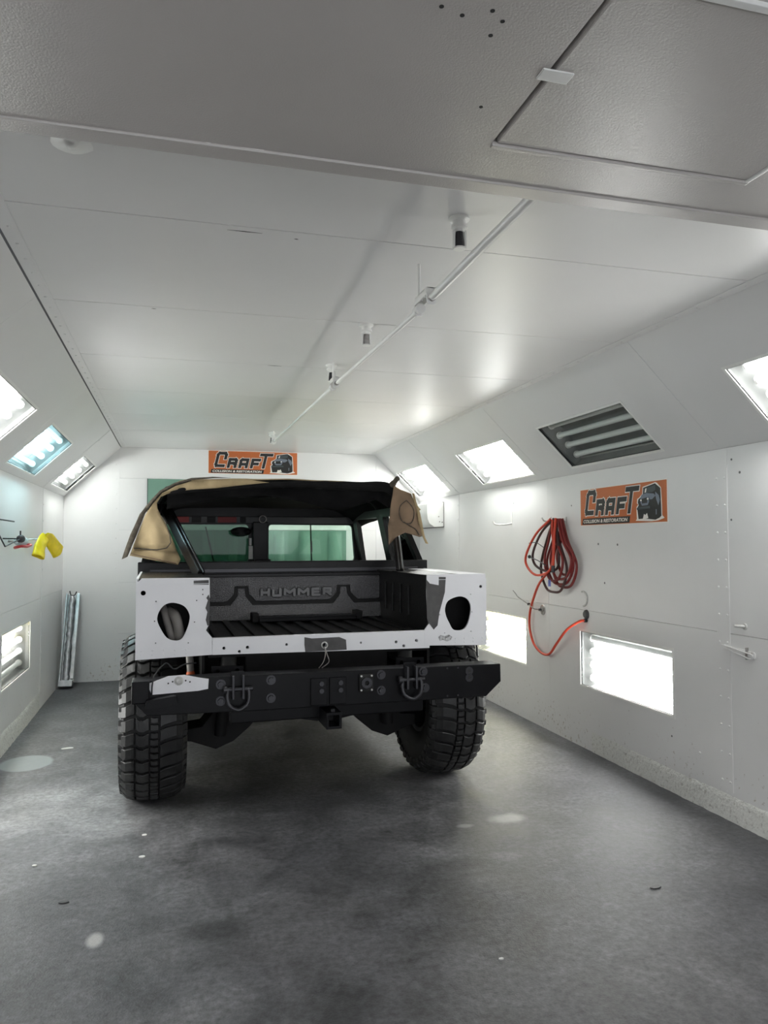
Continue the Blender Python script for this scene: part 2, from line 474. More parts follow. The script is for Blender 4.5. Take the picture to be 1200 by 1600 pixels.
def seam_strip(face, a, w, b0, b1, parent, both=True, mat='wall_paint', pitch=.145):
    O_, U_, W_, N_ = FACE[face]
    MB().prism(rect(a - w / 2, a + w / 2, b0, b1), [], O_ + N_ * .002, U_, W_, N_, .002).build('seam_strip', mat, parent)
    mb = MB(); b = b0 + .05
    while b < b1 - .02:
        for s in ((-1, 1) if both else (0,)):
            mb.lathe([(.007, 0), (.006, .003), (.001, .0045)], O_ + U_ * (a + s * w * .3) + W_ * b + N_ * .002, N_, 6)
        b += pitch
    q = mb.build('rivet_row', mat, parent); q['kind'] = 'stuff'
seam_strip('right_wall', 3.412, .10, .15, ZS - .005, wr)
seam_strip('right_wall', 7.30, .045, .05, ZS - .005, wr, False)
for k_ in ('right_slope', 'left_slope'):
    seam_strip(k_, 7.27, .05, .01, SLEN - .01, bpy.data.objects['ceiling_slope_' + k_.split('_')[0]], False, 'ceiling_paint')
seam_strip('left_wall', 7.30, .045, .16, ZS - .005, wl, False)
FACE['back'] = (Vector((0, YK, 0)), Xv, Zv, -Yv)
seam_strip('back', -.61, .06, .02, 2.38, wb, False, pitch=.16)

def rough_base(name, x, d, y0, y1, h):
    """crumbling painted kerb along the foot of a wall"""
    mb = MB(); n = int((y1 - y0) / .02); m = 7; vs = []
    for i in range(n + 1):
        y = y0 + (y1 - y0) * i / n
        hh = h * (1 + .16 * noise.noise((y * 2.1, x, 0)) + .05 * noise.noise((y * 19, x, 3)))
        for j in range(m + 1):
            z = hh * j / m
            t = max(.0012, (.0055 + .005 * noise.noise((y * 14, z * 22, x)) + .003 * noise.noise((y * 50, z * 50, x))) * min(1, .25 + (y1 - y) * 1.2))
            if j == m: t = .0008
            vs.append((x + d * t, y, z))
    fs = [(i * (m + 1) + j, (i + 1) * (m + 1) + j, (i + 1) * (m + 1) + j + 1, i * (m + 1) + j + 1) for i in range(n) for j in range(m)]
    mb.add(vs, fs)
    return struct(mb.build(name, 'base_rough', smooth=50))
rough_base('baseboard_right', XR, -1, -.5, 4.75, .135)
rough_base('baseboard_left', XL, 1, -.5, 7.25, .15)

# small marks: open cracks, plugs and screw holes
for x0, x1, y in ((.158, .275, 2.53), (.514, .596, 4.424), (-.11, -.09, 3.478), (.385, .400, 2.548)):
    MB().prism([(x0, -.001), ((x0 + x1) / 2, -.004), (x1, -.001), ((x0 + x1) / 2, .0015)], [], (0, y, ZC - .0008), Xv, Yv, -Zv, .0008).build('crack', 'dark_gap', ce)
pl_ = MB().lathe([(0, .012), (.012, .010), (.018, .004), (.040, .003), (.052, 0)], (-.27, 2.085, ZC), (0, 0, -1), 16)
pl_.v = [(x + .006 * noise.noise((x * 60, y * 60, 1)), y + .006 * noise.noise((x * 60, y * 60, 5)), z) for x, y, z in pl_.v]
pl_.build('sealant_plug', 'white_enamel', ce, smooth=50)
for y, z, r in ((4.561, 1.18, .007), (4.40, 1.44, .008), (4.634, 1.444, .008), (3.327, 1.887, .006), (3.269, 1.814, .007), (4.994, 1.726, .006), (3.337, 1.571, .006), (3.865, .323, .006)):
    MB().cyl((XR, y, z), (XR - .0012, y, z), r, n=8).build('screw_hole', 'joint_dark', wr)
for y, z in ((5.98, 1.80), (5.98, 1.83), (3.62, .29)):
    MB().lathe([(.009, 0), (.007, .004), (.001, .005)], (XR, y, z), (-1, 0, 0), 8).build('screw_head', 'wall_paint', wr)

# lower ceiling over the entrance with its hatch
SZ, SY = 2.28, 1.624
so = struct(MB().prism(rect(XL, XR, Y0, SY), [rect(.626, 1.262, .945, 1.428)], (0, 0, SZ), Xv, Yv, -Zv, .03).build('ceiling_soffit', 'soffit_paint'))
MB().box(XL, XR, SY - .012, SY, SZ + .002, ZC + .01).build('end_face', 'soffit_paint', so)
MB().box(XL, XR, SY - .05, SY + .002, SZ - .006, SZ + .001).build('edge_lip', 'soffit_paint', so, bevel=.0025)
for x, y in ((.39, 1.072), (.428, 1.082), (.495, 1.078), (.49, 1.114), (.554, 1.307), (.47, 1.06)):
    MB().cyl((x, y, SZ), (x, y, SZ - .0008), .004, n=8).build('pit', 'dark_gap', so)
for x0, x1 in ((-.05, .17), (.02, .06)):
    MB().prism([(x0, -.002), (x1, -.004), (x1 + .05, 0), (x1, .003)], [], (0, 1.578, SZ - .0012), Xv, Yv, -Zv, .0012).build('sealant_line', 'white_enamel', so)
hatch = MB().box(.636, 1.254, .953, 1.418, SZ - .001, SZ + .015).build('access_hatch', 'soffit_paint', so, bevel=.003)
MB().box(.60, 1.29, .92, 1.45, SZ + .018, SZ + .03).build('hatch_recess', 'dark_gap', so)
MB().box(.612, .672, 1.165, 1.195, SZ - .005, SZ - .001).build('hatch_latch', 'white_enamel', hatch, bevel=.0015)
MB().box(.626, 1.262, 1.420, 1.432, SZ - .006, SZ + .004).build('hatch_seal', 'soffit_paint', hatch, bevel=.002)
MB().box(.700, 1.262, .932, .946, SZ - .008, SZ + .002).build('hatch_seal', 'white_enamel', hatch, bevel=.002)
MB().box(1.252, 1.262, 1.30, 1.430, SZ - .005, SZ + .004).build('hatch_seal', 'white_enamel', hatch, bevel=.002)

# ------------------------------------------------------------------ strip lights
def fixture(face, c, d, states, gl, label):
    O_, U_, W_, N_ = FACE[face]
    t = thing('strip_light', label, 'light', O_ + U_ * c + W_ * d, 0, 'strip lights of the booth')
    P = lambda a, b, n: U_ * a + W_ * b + N_ * n
    hl, hw, dp = FL / 2, FW / 2, .13
    mb = MB()                                            # open white tray behind the wall
    f0 = [P(-hl, -hw, -.001), P(hl, -hw, -.001), P(hl, hw, -.001), P(-hl, hw, -.001)]
    k0 = [P(-hl + .05, -hw + .02, -dp), P(hl - .05, -hw + .02, -dp), P(hl - .05, hw - .02, -dp), P(-hl + .05, hw - .02, -dp)]
    k1 = [P(a, b, -.035) for a, b in ((-hl, -hw), (hl, -hw), (hl, hw), (-hl, hw))]
    mb.add(f0 + k1 + k0, [(i, (i + 1) % 4, 4 + (i + 1) % 4, 4 + i) for i in range(4)] + [(4 + i, 4 + (i + 1) % 4, 8 + (i + 1) % 4, 8 + i) for i in range(4)] + [(8, 9, 10, 11)])
    mb.build('tray', 'lamp_tray', t)
    rim = MB()
    rim.prism(rect(-hl, hl, -hw, hw), [rect(-hl + .016, hl - .016, -hw + .016, hw - .016)], N_ * .0015, U_, W_, N_, .006)
    rim.build('rim', 'white_enamel', t)
    gk = MB().prism(rect(-hl + .016, hl - .016, -hw + .016, hw - .016), [rect(-hl + .020, hl - .020, -hw + .020, hw - .020)], N_ * -.004, U_, W_, N_, .004)
    gk.build('shadow_ring', 'dark_gap', t)  # dark ring standing for the shadow line around the glass
    MB().prism(rect(-hl + .017, hl - .017, -hw + .017, hw - .017), [], N_ * -.009, U_, W_, N_, .003).build('glass_pane', gl, t)
    for k, s in enumerate(states):
        b = hw - .065 - k * (FW - .13) / 3
        m = 'tube_' + s
        tb = MB().cyl(P(-hl + .055, b, -.075), P(hl - .055, b, -.075), .019, n=16).build('tube', m, t, smooth=40)
        for e in (-1, 1):
            MB().lathe([(.0, 0), (.026, 0), (.026, .012), (.0195, .014), (.0195, .002)], P(e * (hl - .052), b, -.075), U_ * -e, 16).build('socket', 'white_enamel', tb, smooth=40)
    return t
for face, lst in FIX.items():
    for a in lst: fixture(face, *a)

# ------------------------------------------------------------------ signs
SW, SH = 1.0, .262
LETTERS = {
 'C': ([[(1, .62), (1, .88), (.86, 1), (.14, 1), (0, .88), (0, .12), (.1, 0), (.95, 0)]], .080, .168, .090, .230),
 'R': ([[(0, 0), (0, 1), (.85, 1), (1, .86), (1, .62), (.86, .47), (0, .47)], [(.62, .47), (1.0, .30), (1.02, 0)]], .220, .292, .084, .164),
 'A': ([[(0, 0), (0, .86), (.15, 1), (1, 1), (1, 0)], [(0, .36), (1, .36)]], .346, .418, .084, .164),
 'F': ([[(0, 0), (0, 1), (1, 1)], [(0, .45), (.8, .45)]], .474, .548, .084, .164),
 'T': ([[(0, 1), (1, 1)], [(.45, 1), (.45, 0)]], .556, .672, .084, .224)}
CAR = [('sign_white', [(400, 325), (790, 232), (835, 255), (955, 398), (975, 860), (980, 1165), (1045, 1240), (850, 1305), (650, 1318), (165, 1283), (205, 1240), (195, 900), (255, 810), (212, 785), (225, 655), (298, 612), (385, 520)]),
       ('sign_black', [(420, 350), (780, 262), (935, 410), (950, 880), (955, 1180), (900, 1230), (780, 1280), (450, 1230), (260, 1240), (222, 920), (272, 840), (245, 760), (262, 670), (330, 620), (408, 520)]),
       ('sign_slate', [(370, 545), (520, 510), (740, 545), (790, 610), (690, 700), (620, 700), (590, 600), (350, 640), (330, 620)]),
       ('sign_glass', [(432, 385), (790, 308), (790, 450), (700, 495), (432, 508)]),
       ('sign_white', [(490, 385), (528, 372), (505, 492), (468, 495)]),
       ('sign_slate', [(335, 640), (592, 598), (605, 760), (560, 855), (380, 865), (338, 780)]),
       ('sign_black', [(372, 665), (545, 632), (545, 790), (385, 800)]),
       ('sign_white', disc(352, 705, 26, 10)), ('sign_white', disc(566, 678, 28, 10)),
       ('sign_slate', [(800, 500), (900, 600), (935, 740), (885, 885), (830, 725), (800, 600)]),
       ('sign_glass', [(222, 912), (632, 880), (640, 955), (230, 975)]),
       ('sign_white', [(450, 1100), (490, 1135), (545, 1080), (582, 1222), (412, 1252)]),
       ('sign_slate', [(812, 990), (838, 990), (838, 1130), (812, 1140)])]
def sign(label, O_, U_, W_, N_):
    t = thing('shop_sign', label, 'sign', O_, 0, 'orange shop signs')
    def plate(nm, poly, m, lay, parent, th=.0012):
        return MB().prism(poly, [], N_ * (.003 + lay * .0012), U_, W_, N_, th).build(nm, m, parent)
    MB().prism(rect(0, SW, 0, SH), [], N_ * .003, U_, W_, N_, .003).build('board', 'sign_white', t)
    board = plate('face', rect(.006, SW - .006, .006, SH - .006), 'sign_orange', 1, t)
    def strokes(paths, w, x0, x1, y0, y1):
        polys = []
        for p in paths:
            q = [(x0 + a * (x1 - x0), y0 + b * (y1 - y0)) for a, b in p]
            for (ax, ay), (bx, by) in zip(q, q[1:]):
                d = Vector((bx - ax, by - ay)).normalized(); s = Vector((-d.y, d.x)) * w / 2; e = d * w / 2
                polys.append([(ax - e.x + s.x, ay - e.y + s.y), (ax - e.x - s.x, ay - e.y - s.y), (bx + e.x - s.x, by + e.y - s.y), (bx + e.x + s.x, by + e.y + s.y)])
        return [[(a + (b - .08) * .24, b) for a, b in p] for p in polys]
    def lettermesh(nm, polys, m, lay):
        mb = MB()
        for i, p in enumerate(polys): mb.prism(p, [], N_ * (.003 + lay * .0012 + i * .00006), U_, W_, N_, .0010)
        return mb.build(nm, m, t)
    for ch, (paths, x0, x1, y0, y1) in LETTERS.items():
        lettermesh('letter_outline', strokes(paths, .043, x0, x1, y0, y1), 'sign_white', 2)
    for ch, (paths, x0, x1, y0, y1) in LETTERS.items():
        lettermesh('letter', strokes(paths, .032, x0, x1, y0, y1), 'sign_black', 3)
    plate('caption_strip', [(.028, .010), (.608, .010), (.618, .052), (.038, .052)], 'sign_black', 2, t)
    me = text_mesh('COLLISION & RESTORATION', .024, .545, .03, .2)
    mat = Matrix.Identity(4)
    for i, (ax, ) in enumerate(((U_,), (W_,), (N_,))):
        for r_ in range(3): mat[r_][i] = ax[r_]
    pos = U_ * .048 + W_ * .019 + N_ * .0072
    for r_ in range(3): mat[r_][3] = pos[r_]
    for v in me.vertices: v.co = mat @ v.co
    me.materials.append(M['sign_white'])
    link('caption_text', me, t)
    car = None
    for i, (m, poly) in enumerate(CAR):
        q = [(.680 + (x - 170) / 870 * .290, .012 + (1318 - y) / 1086 * .236) for x, y in poly]
        c = plate('vehicle_picture', q, m, 2 + i * .35, car or t, .0006)
        car = car or c
sign('orange sign hung on the right wall above the low lamp', Vector((XR, 4.862, 1.571)), -Yv, Zv, -Xv)
sign('orange sign on the back wall right under the ceiling', Vector((.345, YK, 2.230)), Xv, Zv, -Yv)

# ------------------------------------------------------------------ ceiling rail and sprinklers
rail = thing('ceiling_rail', 'thin white rail hung below the ceiling along the booth', 'rail', (.873, 4.2, ZC))
def rl(y, z): return V3(0, y - 4.2, z - ZC)
pts = [(1.60, 2.337), (2.52, 2.325)], [(2.66, 2.322), (4.14, 2.356)], [(4.30, 2.358), (6.98, 2.396)]
for (a, b) in pts: MB().cyl(rl(*a), rl(*b), .0135 if a[0] < 2 else .010, n=12).build('rod', 'white_enamel', rail, smooth=40)
for y, z, ln in ((2.59, 2.323, .14), (4.22, 2.357, .09), (6.99, 2.396, .06)):
    h = MB()
    for y2 in (y - ln / 2, y + ln / 2):
        h.prism(rounded(rect(-.018, .018, -.024, .040), .016), [disc(0, 0, .008, 10)], rl(y2, z), Xv, Zv, -Yv, .006)
    h.add([], [])
    yy = y - 4.2; zz = z - ZC + .036
    for sx in (-.018, .014): h.box(sx, sx + .004, yy - ln / 2, yy + ln / 2, zz - .02, zz + .004)
    for k in range(5): h.box(-.018, .018, yy - ln / 2 + ln * k / 5, yy - ln / 2 + ln * (k + .5) / 5, zz, zz + .004)
    h.build('hanger', 'white_enamel', rail, bevel=.0012)
    MB().cyl((0, yy + ln / 2, zz), (0, yy + ln / 2, 0), .006, n=8).build('hanger_rod', 'white_enamel', rail, smooth=40)
    MB().cyl(rl(y + ln / 2 - .02, z), rl(y + ln / 2 + .03, z), .019, n=12).build('clamp', 'white_enamel', rail, smooth=40)
    MB().cyl(rl(y - ln / 2 - .014, z), rl(y - ln / 2 - .004, z), .013, n=12).build('end_ring', 'steel', rail, smooth=40)
for i, (y, lab, s) in enumerate(((2.245, 'sprinkler head with a dark tip nearest the camera', 1.0), (3.475, 'pale sprinkler head between the two rail hangers', 1.0),
                              (4.315, 'sprinkler head just above the middle rail hanger', 1.0), (7.13, 'farthest sprinkler head above the back wall sign', 1.0))):
    t = thing('sprinkler_head', lab, 'sprinkler', (.873, y, ZC), 0, 'ceiling sprinklers')
    MB().lathe([(0, 0), (.034, 0), (.034, .006), (.022, .010), (.022, .022), (.027, .024), (.027, .034), (.018, .036), (.016, .046), (0, .046)], (0, 0, 0), (0, 0, -1), 18).build('escutcheon', 'white_enamel', t, smooth=35)
    fr = MB()
    for sx in (-1, 1): fr.box(sx * .019 - .003, sx * .019 + .003, -.005, .005, -.098, -.040)
    fr.lathe([(0, .096), (.020, .096), (.020, .101), (0, .101)], (0, 0, 0), (0, 0, -1), 16)
    fr.build('frame', 'white_enamel', t)
    MB().cyl((0, 0, -.044), (0, 0, -.096), .012, .017, n=12).build('nozzle', 'steel_dark' if i != 1 else 'steel', t, smooth=40)

# ------------------------------------------------------------------ things on the right wall
def onR(y, z, d=0): return Vector((XR - d, y, z))
# hoses on their hook
hk = thing('hose_hook', 'white steel hook carrying the coiled red hoses', 'hook', onR(5.16, 1.615))
MB().box(-.004, 0, -.09, .09, -.03, .03).build('plate', 'white_enamel', hk, bevel=.001)
MB().tube(curve([(0, .07, 0), (-.05, .07, 0), (-.10, .07, .005), (-.12, .07, .03)]), .006).build('prong', 'steel_white', hk, smooth=50)
MB().tube(curve([(0, -.07, 0), (-.05, -.07, 0), (-.10, -.07, .005), (-.12, -.07, .03)]), .006).build('prong', 'steel_white', hk, smooth=50)
def hose(name, label, mat, paths, r, group=None):
    base = Vector(paths[0][0])
    t = thing(name, label, 'hose', base, 0, group)
    for p in paths:
        MB().tube([q - base for q in curve(p, 8)], r, 10).build('hose_loop', mat, t, smooth=60)
    return t
def loop(y, w, bot, d, lean=0, top=1.628):
    """one hanging turn of hose, seen from the room: from the hook down and back"""
    return [onR(y, top, d), onR(y + w * .45 + lean, top - .14, d), onR(y + w + lean, bot + (top - bot) * .34, d), onR(y + w * .62 + lean, bot + .03, d), onR(y + lean * .8, bot, d),
            onR(y - w * .62 + lean, bot + .03, d), onR(y - w + lean, bot + (top - bot) * .34, d), onR(y - w * .40 + lean * .5, top - .16, d), onR(y - .01, top + .002, d)]
hb = hose('air_hose', 'bright orange air hose looped in front and running to the outlet', 'hose_bright',
     [[onR(5.10, 1.63, .115), onR(5.33, 1.52, .12), onR(5.50, 1.36, .12), onR(5.49, 1.27, .12), onR(5.33, 1.205, .12), onR(5.12, 1.25, .115), onR(5.06, 1.40, .115), onR(5.085, 1.55, .11), onR(5.09, 1.625, .105)],
      [onR(5.06, 1.635, .095), onR(5.045, 1.50, .115), onR(5.05, 1.35, .12), onR(5.06, 1.28, .12)],
      [onR(5.20, 1.22, .10), onR(5.37, 1.13, .08), onR(5.53, 1.0, .05), onR(5.62, .88, .035), onR(5.635, .76, .03), onR(5.57, .65, .03), onR(5.44, .592, .03), onR(5.30, .60, .035), onR(5.15, .70, .05), onR(4.98, .82, .06), onR(4.84, .893, .04), onR(4.80, .905, .012)]], .0095)
MB().cyl(onR(5.06, 1.285, .12) - hb.location, onR(5.06, 1.235, .12) - hb.location, .013, n=10).build('coupling', 'steel_dark', hb, smooth=40)
hose('air_hose', 'dark red air hose bundle hanging at the back of the coil', 'hose_red',
     [loop(5.10, .20, 1.145, .055, -.02), loop(5.08, .155, 1.185, .075, -.05), loop(5.07, .18, 1.125, .04, -.03), loop(5.12, .14, 1.17, .09, -.01), loop(5.06, .12, 1.22, .065, -.08)], .0095)
hose('air_hose', 'brown hose forming the lowest loop of the coil', 'hose_brown',
     [loop(5.12, .20, 1.085, .075, .02), [onR(5.08, 1.63, .10), onR(5.28, 1.53, .10), onR(5.42, 1.38, .10), onR(5.40, 1.29, .10), onR(5.27, 1.245, .095), onR(5.12, 1.245, .09), onR(5.03, 1.30, .09), onR(5.045, 1.5, .09), onR(5.08, 1.62, .085)]], .0095)
tg = thing('hose_tag', 'small blue and white tag hanging from the hoses', 'tag', onR(5.10, 1.19, .13))
MB().box(-.002, .002, -.017, .017, -.06, -.012).build('blue_sleeve', 'tag_blue', tg)
MB().box(-.0018, .0018, -.015, .015, -.082, -.06).build('white_end', 'paper', tg)
MB().tube([(0, 0, .03), (0, .003, 0), (0, 0, -.014)], .002, 6).build('string', 'black_wire', tg)
wr1 = thing('wire_loop', 'thin black wire with a round knob tangled in the hoses', 'wire', onR(5.40, 1.35, .125))
MB().tube(curve([(0, .04, .10), (0, -.08, .105), (.0, -.20, .07)]), .003, 6).build('wire', 'black_wire', wr1, smooth=60)
MB().tube(curve([(0, .02, -.01), (0, -.12, -.035), (0, -.24, -.07)]), .004, 6).build('wire', 'black_wire', wr1, smooth=60)
MB().lathe([(.001, -.014), (.012, -.009), (.015, 0), (.012, .009), (.001, .014)], (0, .035, -.005), (1, 0, 0), 12).build('knob', 'black_wire', wr1, smooth=60)
ou = thing('air_outlet', 'dark oval air outlet where the orange hose ends', 'outlet', onR(4.80, .935))
MB().lathe([(0, .02), (.022, .018), (.032, .008), (.034, 0)], (0, 0, .012), (-1, 0, 0), 18).build('cap', 'dark_grey', ou, smooth=40)
MB().cyl((0, 0, -.03), (-.02, 0, -.03), .014, n=12).build('fitting', 'steel_dark', ou, smooth=40)
rg = tag(MB().tube(curve([onR(4.835 - .052 * math.sin(a), 1.055 + .052 * math.cos(a), .006) for a in [k * math.pi / 8 for k in range(-1, 9)]], 3), .006, 8).build('half_ring', 'steel_white', smooth=60), 'half round white ring scar above the air outlet', 'ring')
for i, (y, z, lab, m) in enumerate(((5.66, .955, 'brown pipe flange beside the orange hose', 'rust_paint'), (5.46, .925, 'grey pipe flange with a short wire, right of the brown one', 'steel'))):
    t = thing('pipe_flange', lab, 'flange', onR(y, z), 0, 'flanges above the yellowish lamp')
    MB().lathe([(0, .016), (.014, .016), (.016, .006), (.040, .005), (.042, 0)], (0, 0, 0), (-1, 0, 0), 20).build('disc', m, t, smooth=35)
    MB().cyl((0, 0, 0), (-.035, 0, 0), .010, n=10).build('stub', 'steel_dark', t, smooth=40)
    w = [(-.03, 0, 0), (-.05, .06, .005), (-.05, .14, .03)] if i else [(-.03, 0, 0), (-.07, .10, .05), (-.06, .17, .075), (-.07, .20, .10)]
    MB().tube(curve(w), .004, 6).build('wire', 'steel', t, smooth=60)
t = thing('wall_hook', 'small white hook on the right wall left of the hoses', 'hook', onR(6.02, 1.62))
MB().box(-.003, 0, -.012, .012, -.02, .10).build('plate', 'white_enamel', t, bevel=.001)
MB().tube(curve([(0, 0, 0), (-.06, .02, -.008), (-.13, .05, -.005), (-.15, .06, .02)]), .007, 8).build('prong', 'steel_white', t, smooth=60)
t = thing('wall_peg', 'short metal peg on the right wall above the latch', 'peg', onR(3.255, 1.022))
MB().cyl((0, 0, 0), (-.045, .025, .004), .008, n=10).build('pin', 'steel_white', t, smooth=40)
MB().lathe([(0, .006), (.016, .005), (.018, 0)], (0, 0, 0), (-1, 0, 0), 14).build('washer', 'steel_white', t, smooth=40)
t = thing('door_latch', 'white painted latch across the riveted seam', 'latch', onR(3.30, .888))
MB().prism(rounded([(-.115, -.022), (.135, .006), (.135, .024), (-.115, .012)], .012), [], (-.006, 0, 0), Yv, Zv, -Xv, .006).build('strap', 'wall_paint', t, bevel=.0015)
MB().tube(curve([(-.008, .10, .022), (-.016, 0, .012), (-.016, -.09, .002), (-.016, -.112, -.006), (-.016, -.09, -.022), (-.016, 0, -.006), (-.008, .10, .008)]), .0045, 8).build('bail', 'wall_paint', t, smooth=60)
MB().box(-.016, 0, -.066, -.060, -.03, .03).build('pin', 'steel', t)
# box near the far corner
t = thing('wall_box', 'white wall mounted box with a curved front below the far right lamp', 'wall unit', onR(8.1, 1.76))
prof = [(0, .136), (-.185, .125), (-.188, .02), (-.182, -.045), (-.160, -.095), (-.110, -.129), (0, -.128)]
MB().prism(prof, [], (0, .40, 0), Xv, Zv, Yv, .75).build('body', 'white_enamel', t, smooth=40, bevel=.004)
MB().prism([(a * 1.015 - .002, b) for a, b in prof], [], (0, -.35, 0), Xv, Zv, Yv, .014).build('end_cap', 'white_enamel', t, bevel=.002)
MB().box(-.004, 0, -.372, .42, -.135, .142).build('back_plate', 'dark_grey', t)
for z, x in ((-.02, -.06), (-.075, -.05), (-.08, -.02)):
    MB().cyl((x, -.362, z), (x, -.368, z), .007, n=8).build('screw', 'steel', t)

# ------------------------------------------------------------------ green curtain door on the back wall
t = thing('curtain_door', 'green door panel with vertical folds on the back wall behind the truck', 'door', (.81, YK, 0))
MB().box(-1.10, 1.10, -.022, -.002, 1.665, 2.157).build('top_panel', 'green_paint', t, bevel=.003)
MB().box(-1.10, 1.10, -.016, -.002, 1.605, 1.662).build('white_band', 'white_enamel', t)
mb = MB(); n = 300; vs = []
for i in range(n + 1):
    x = -1.10 + 2.20 * i / n
    ph = x * 6.1 + .8 * math.sin(x * 2.3)
    d = .020 + .022 * (1 if math.sin(ph * math.pi) > .3 else 0) * (math.sin(ph * math.pi) - .3) ** .5 if math.sin(ph * math.pi) > .3 else .020
    for z, k in ((.02, 1), (1.50, 1), (1.56, .1), (1.60, 0)):
        vs.append((x, -.018 - (d - .02) * k * 2.0, z))
fs = [(i * 4 + j, (i + 1) * 4 + j, (i + 1) * 4 + j + 1, i * 4 + j + 1) for i in range(n) for j in range(3)]
mb.add(vs, fs); mb.build('folded_panel', 'green_paint', t, smooth=60)
MB().box(-1.106, -1.10, -.024, -.002, .0, 2.16).build('edge_strip', 'dark_grey', t)

# ------------------------------------------------------------------ left wall things
def onL(y, z, d=0): return Vector((XL + d, y, z))
t = thing('wire_rack', 'black bent wire rack on the left wall', 'rack', onL(5.45, 1.50))
MB().tube([(.0, -.55, .20), (.10, -.55, .12), (.12, -.47, .10), (.12, -.04, .099)], .0045, 8).build('upper_wire', 'black_wire', t)
MB().tube([(.0, -.62, .06), (.12, -.60, .06), (.12, -.30, -.063), (.12, .17, -.014)], .0045, 8).build('lower_wire', 'black_wire', t)
MB().tube([(.12, .175, -.012), (0, .23, -.01)], .0045, 8).build('wall_stub', 'black_wire', t)
MB().lathe([(.001, -.045), (.02, -.04), (.027, -.01), (.027, .02), (.018, .045), (.001, .05)], (.12, .19, -.012), (0, 1, 0), 14).build('knob', 'black_wire', t, smooth=50)
MB().cyl((.12, .18, 0), (.12, .18, .042), .005, n=8).build('pin', 'black_wire', t)
t = thing('respirator_cup', 'pale grey cup with a red rim hung on the left wall', 'cup', onL(5.86, 1.472))
MB().lathe([(.001, -.17), (.020, -.165), (.032, -.10), (.036, 0), (.030, .10), (.020, .15), (.001, .16)], (.085, 0, 0), (0, 1, 0), 18).build('cup', 'grey_blue', t, smooth=50)
MB().tube(curve([(.12, -.18, -.035), (.125, 0, -.037), (.12, .16, -.026), (.08, .18, -.028), (.05, .0, -.045), (.08, -.16, -.042)], 6, True), .010, 8, True).build('rim', 'red_rubber', t, smooth=60)
MB().cyl((.05, 0, 0), (0, 0, .0), .008, n=8).build('peg', 'steel', t)
t = thing('yellow_gloves', 'pair of yellow rubber sleeves draped over a peg in the left corner', 'gloves', onL(6.62, 1.50))
MB().cyl((0, -.02, -.012), (.10, .0, -.004), .006, n=8).build('peg', 'steel', t)
def sleeve(p, w, th, mb):
    pts = curve(p, 5); vs = []; n = 14; m = len(pts)
    for i, q in enumerate(pts):
        k = i / (m - 1); ww = w * (1 + .5 * k); hh = th * (.55 + .9 * k)
        d = (pts[min(i + 1, m - 1)] - pts[max(i - 1, 0)]).normalized()
        s = Vector((.5, .87, 0)); s = (s - d * s.dot(d)).normalized(); u = d.cross(s)
        for a in range(n):
            an = 2 * math.pi * a / n
            vs.append(q + s * (ww * math.cos(an)) + u * (hh * math.sin(an) * (1 + .25 * math.sin(3 * an + i))))
    mb.add(vs, [(i * n + a, i * n + (a + 1) % n, (i + 1) * n + (a + 1) % n, (i + 1) * n + a) for i in range(m - 1) for a in range(n)])
    return mb
a = sleeve([(.125, .02, .010), (.11, -.02, -.02), (.095, -.06, -.08), (.09, -.09, -.15)], .043, .020, MB()).build('sleeve', 'yellow_rubber', t, smooth=60)
b = sleeve([(.118, .0, .014), (.14, .07, -.005), (.165, .16, -.06), (.19, .24, -.115)], .043, .020, MB()).build('sleeve', 'yellow_rubber', t, smooth=60)
for q in (a, b):
    md = q.modifiers.new('thickness', 'SOLIDIFY'); md.thickness = .004

# silver trough leaning in the left back corner
tr = thing('tube_carton', 'tall silver trough with a wrapped tube leaning in the left corner', 'carton', (-1.045, 8.26, 0), 0)
tr.rotation_euler = (math.radians(-15.5), math.radians(2.0), 0)
MB().box(-.070, .060, .03, .034, .012, .96).build('back_plate', 'galvanised', tr)
MB().box(-.070, -.055, -.055, .03, .012, .96).build('side_plate', 'galvanised', tr, bevel=.002)
MB().box(.038, .066, -.065, .03, .09, .96).build('side_plate', 'galvanised', tr, bevel=.002)
MB().box(-.070, .060, -.070, .03, .012, .075).build('foot_tray', 'galvanised', tr, bevel=.003)
MB().tube([(-.010 + .004 * math.sin(k * 2.1), -.015, .08 + k * .033) for k in range(27)], [.032 + .004 * noise.noise((k * .7, 0, 0)) - (.010 if k in (12, 13) else 0) - (.012 if k > 25 else 0) for k in range(27)], 14).build('wrapped_tube', 'plastic_wrap', tr, smooth=60)
MB().tube([(-.04, -.03, .99), (-.025, -.03, .945), (.010, -.03, .945), (.028, -.03, .985)], .006, 8).build('wire_clip', 'black_wire', tr)

# ------------------------------------------------------------------ litter on the floor
def scrap(name, label, x, y, r, mat='paper', h=.004, ang=0, asp=.35):
    mb = MB(); n = 10
    pts = [(r * (1 + .3 * noise.noise((x * 9, y * 7, k * 1.7))) * math.cos(2 * math.pi * k / n), r * asp * (1 + .3 * noise.noise((k * 2.3, x, y))) * math.sin(2 * math.pi * k / n)) for k in range(n)]
    c, s = math.cos(ang), math.sin(ang)
    mb.prism([(a * c - b * s, a * s + b * c) for a, b in pts], [], (0, 0, h), Xv, Yv, Zv, h)
    o = mb.build(name, mat); o.location = (x, y, 0); tag(o, label, 'scrap', 'litter on the booth floor')
scrap('paper_scrap', 'curled white scrap on the floor left of the truck', -.724, 5.84, .045, asp=.30, ang=.25, h=.006)
scrap('paper_scrap', 'tiny white chip on the floor behind the left rear tyre', -.133, 4.017, .012, asp=.8)
scrap('paper_scrap', 'second tiny white chip a little nearer behind the left tyre', -.134, 3.745, .014, asp=.7)
scrap('paper_scrap', 'tiny white chip by the left edge of the floor', -.598, 3.774, .010, asp=.8)
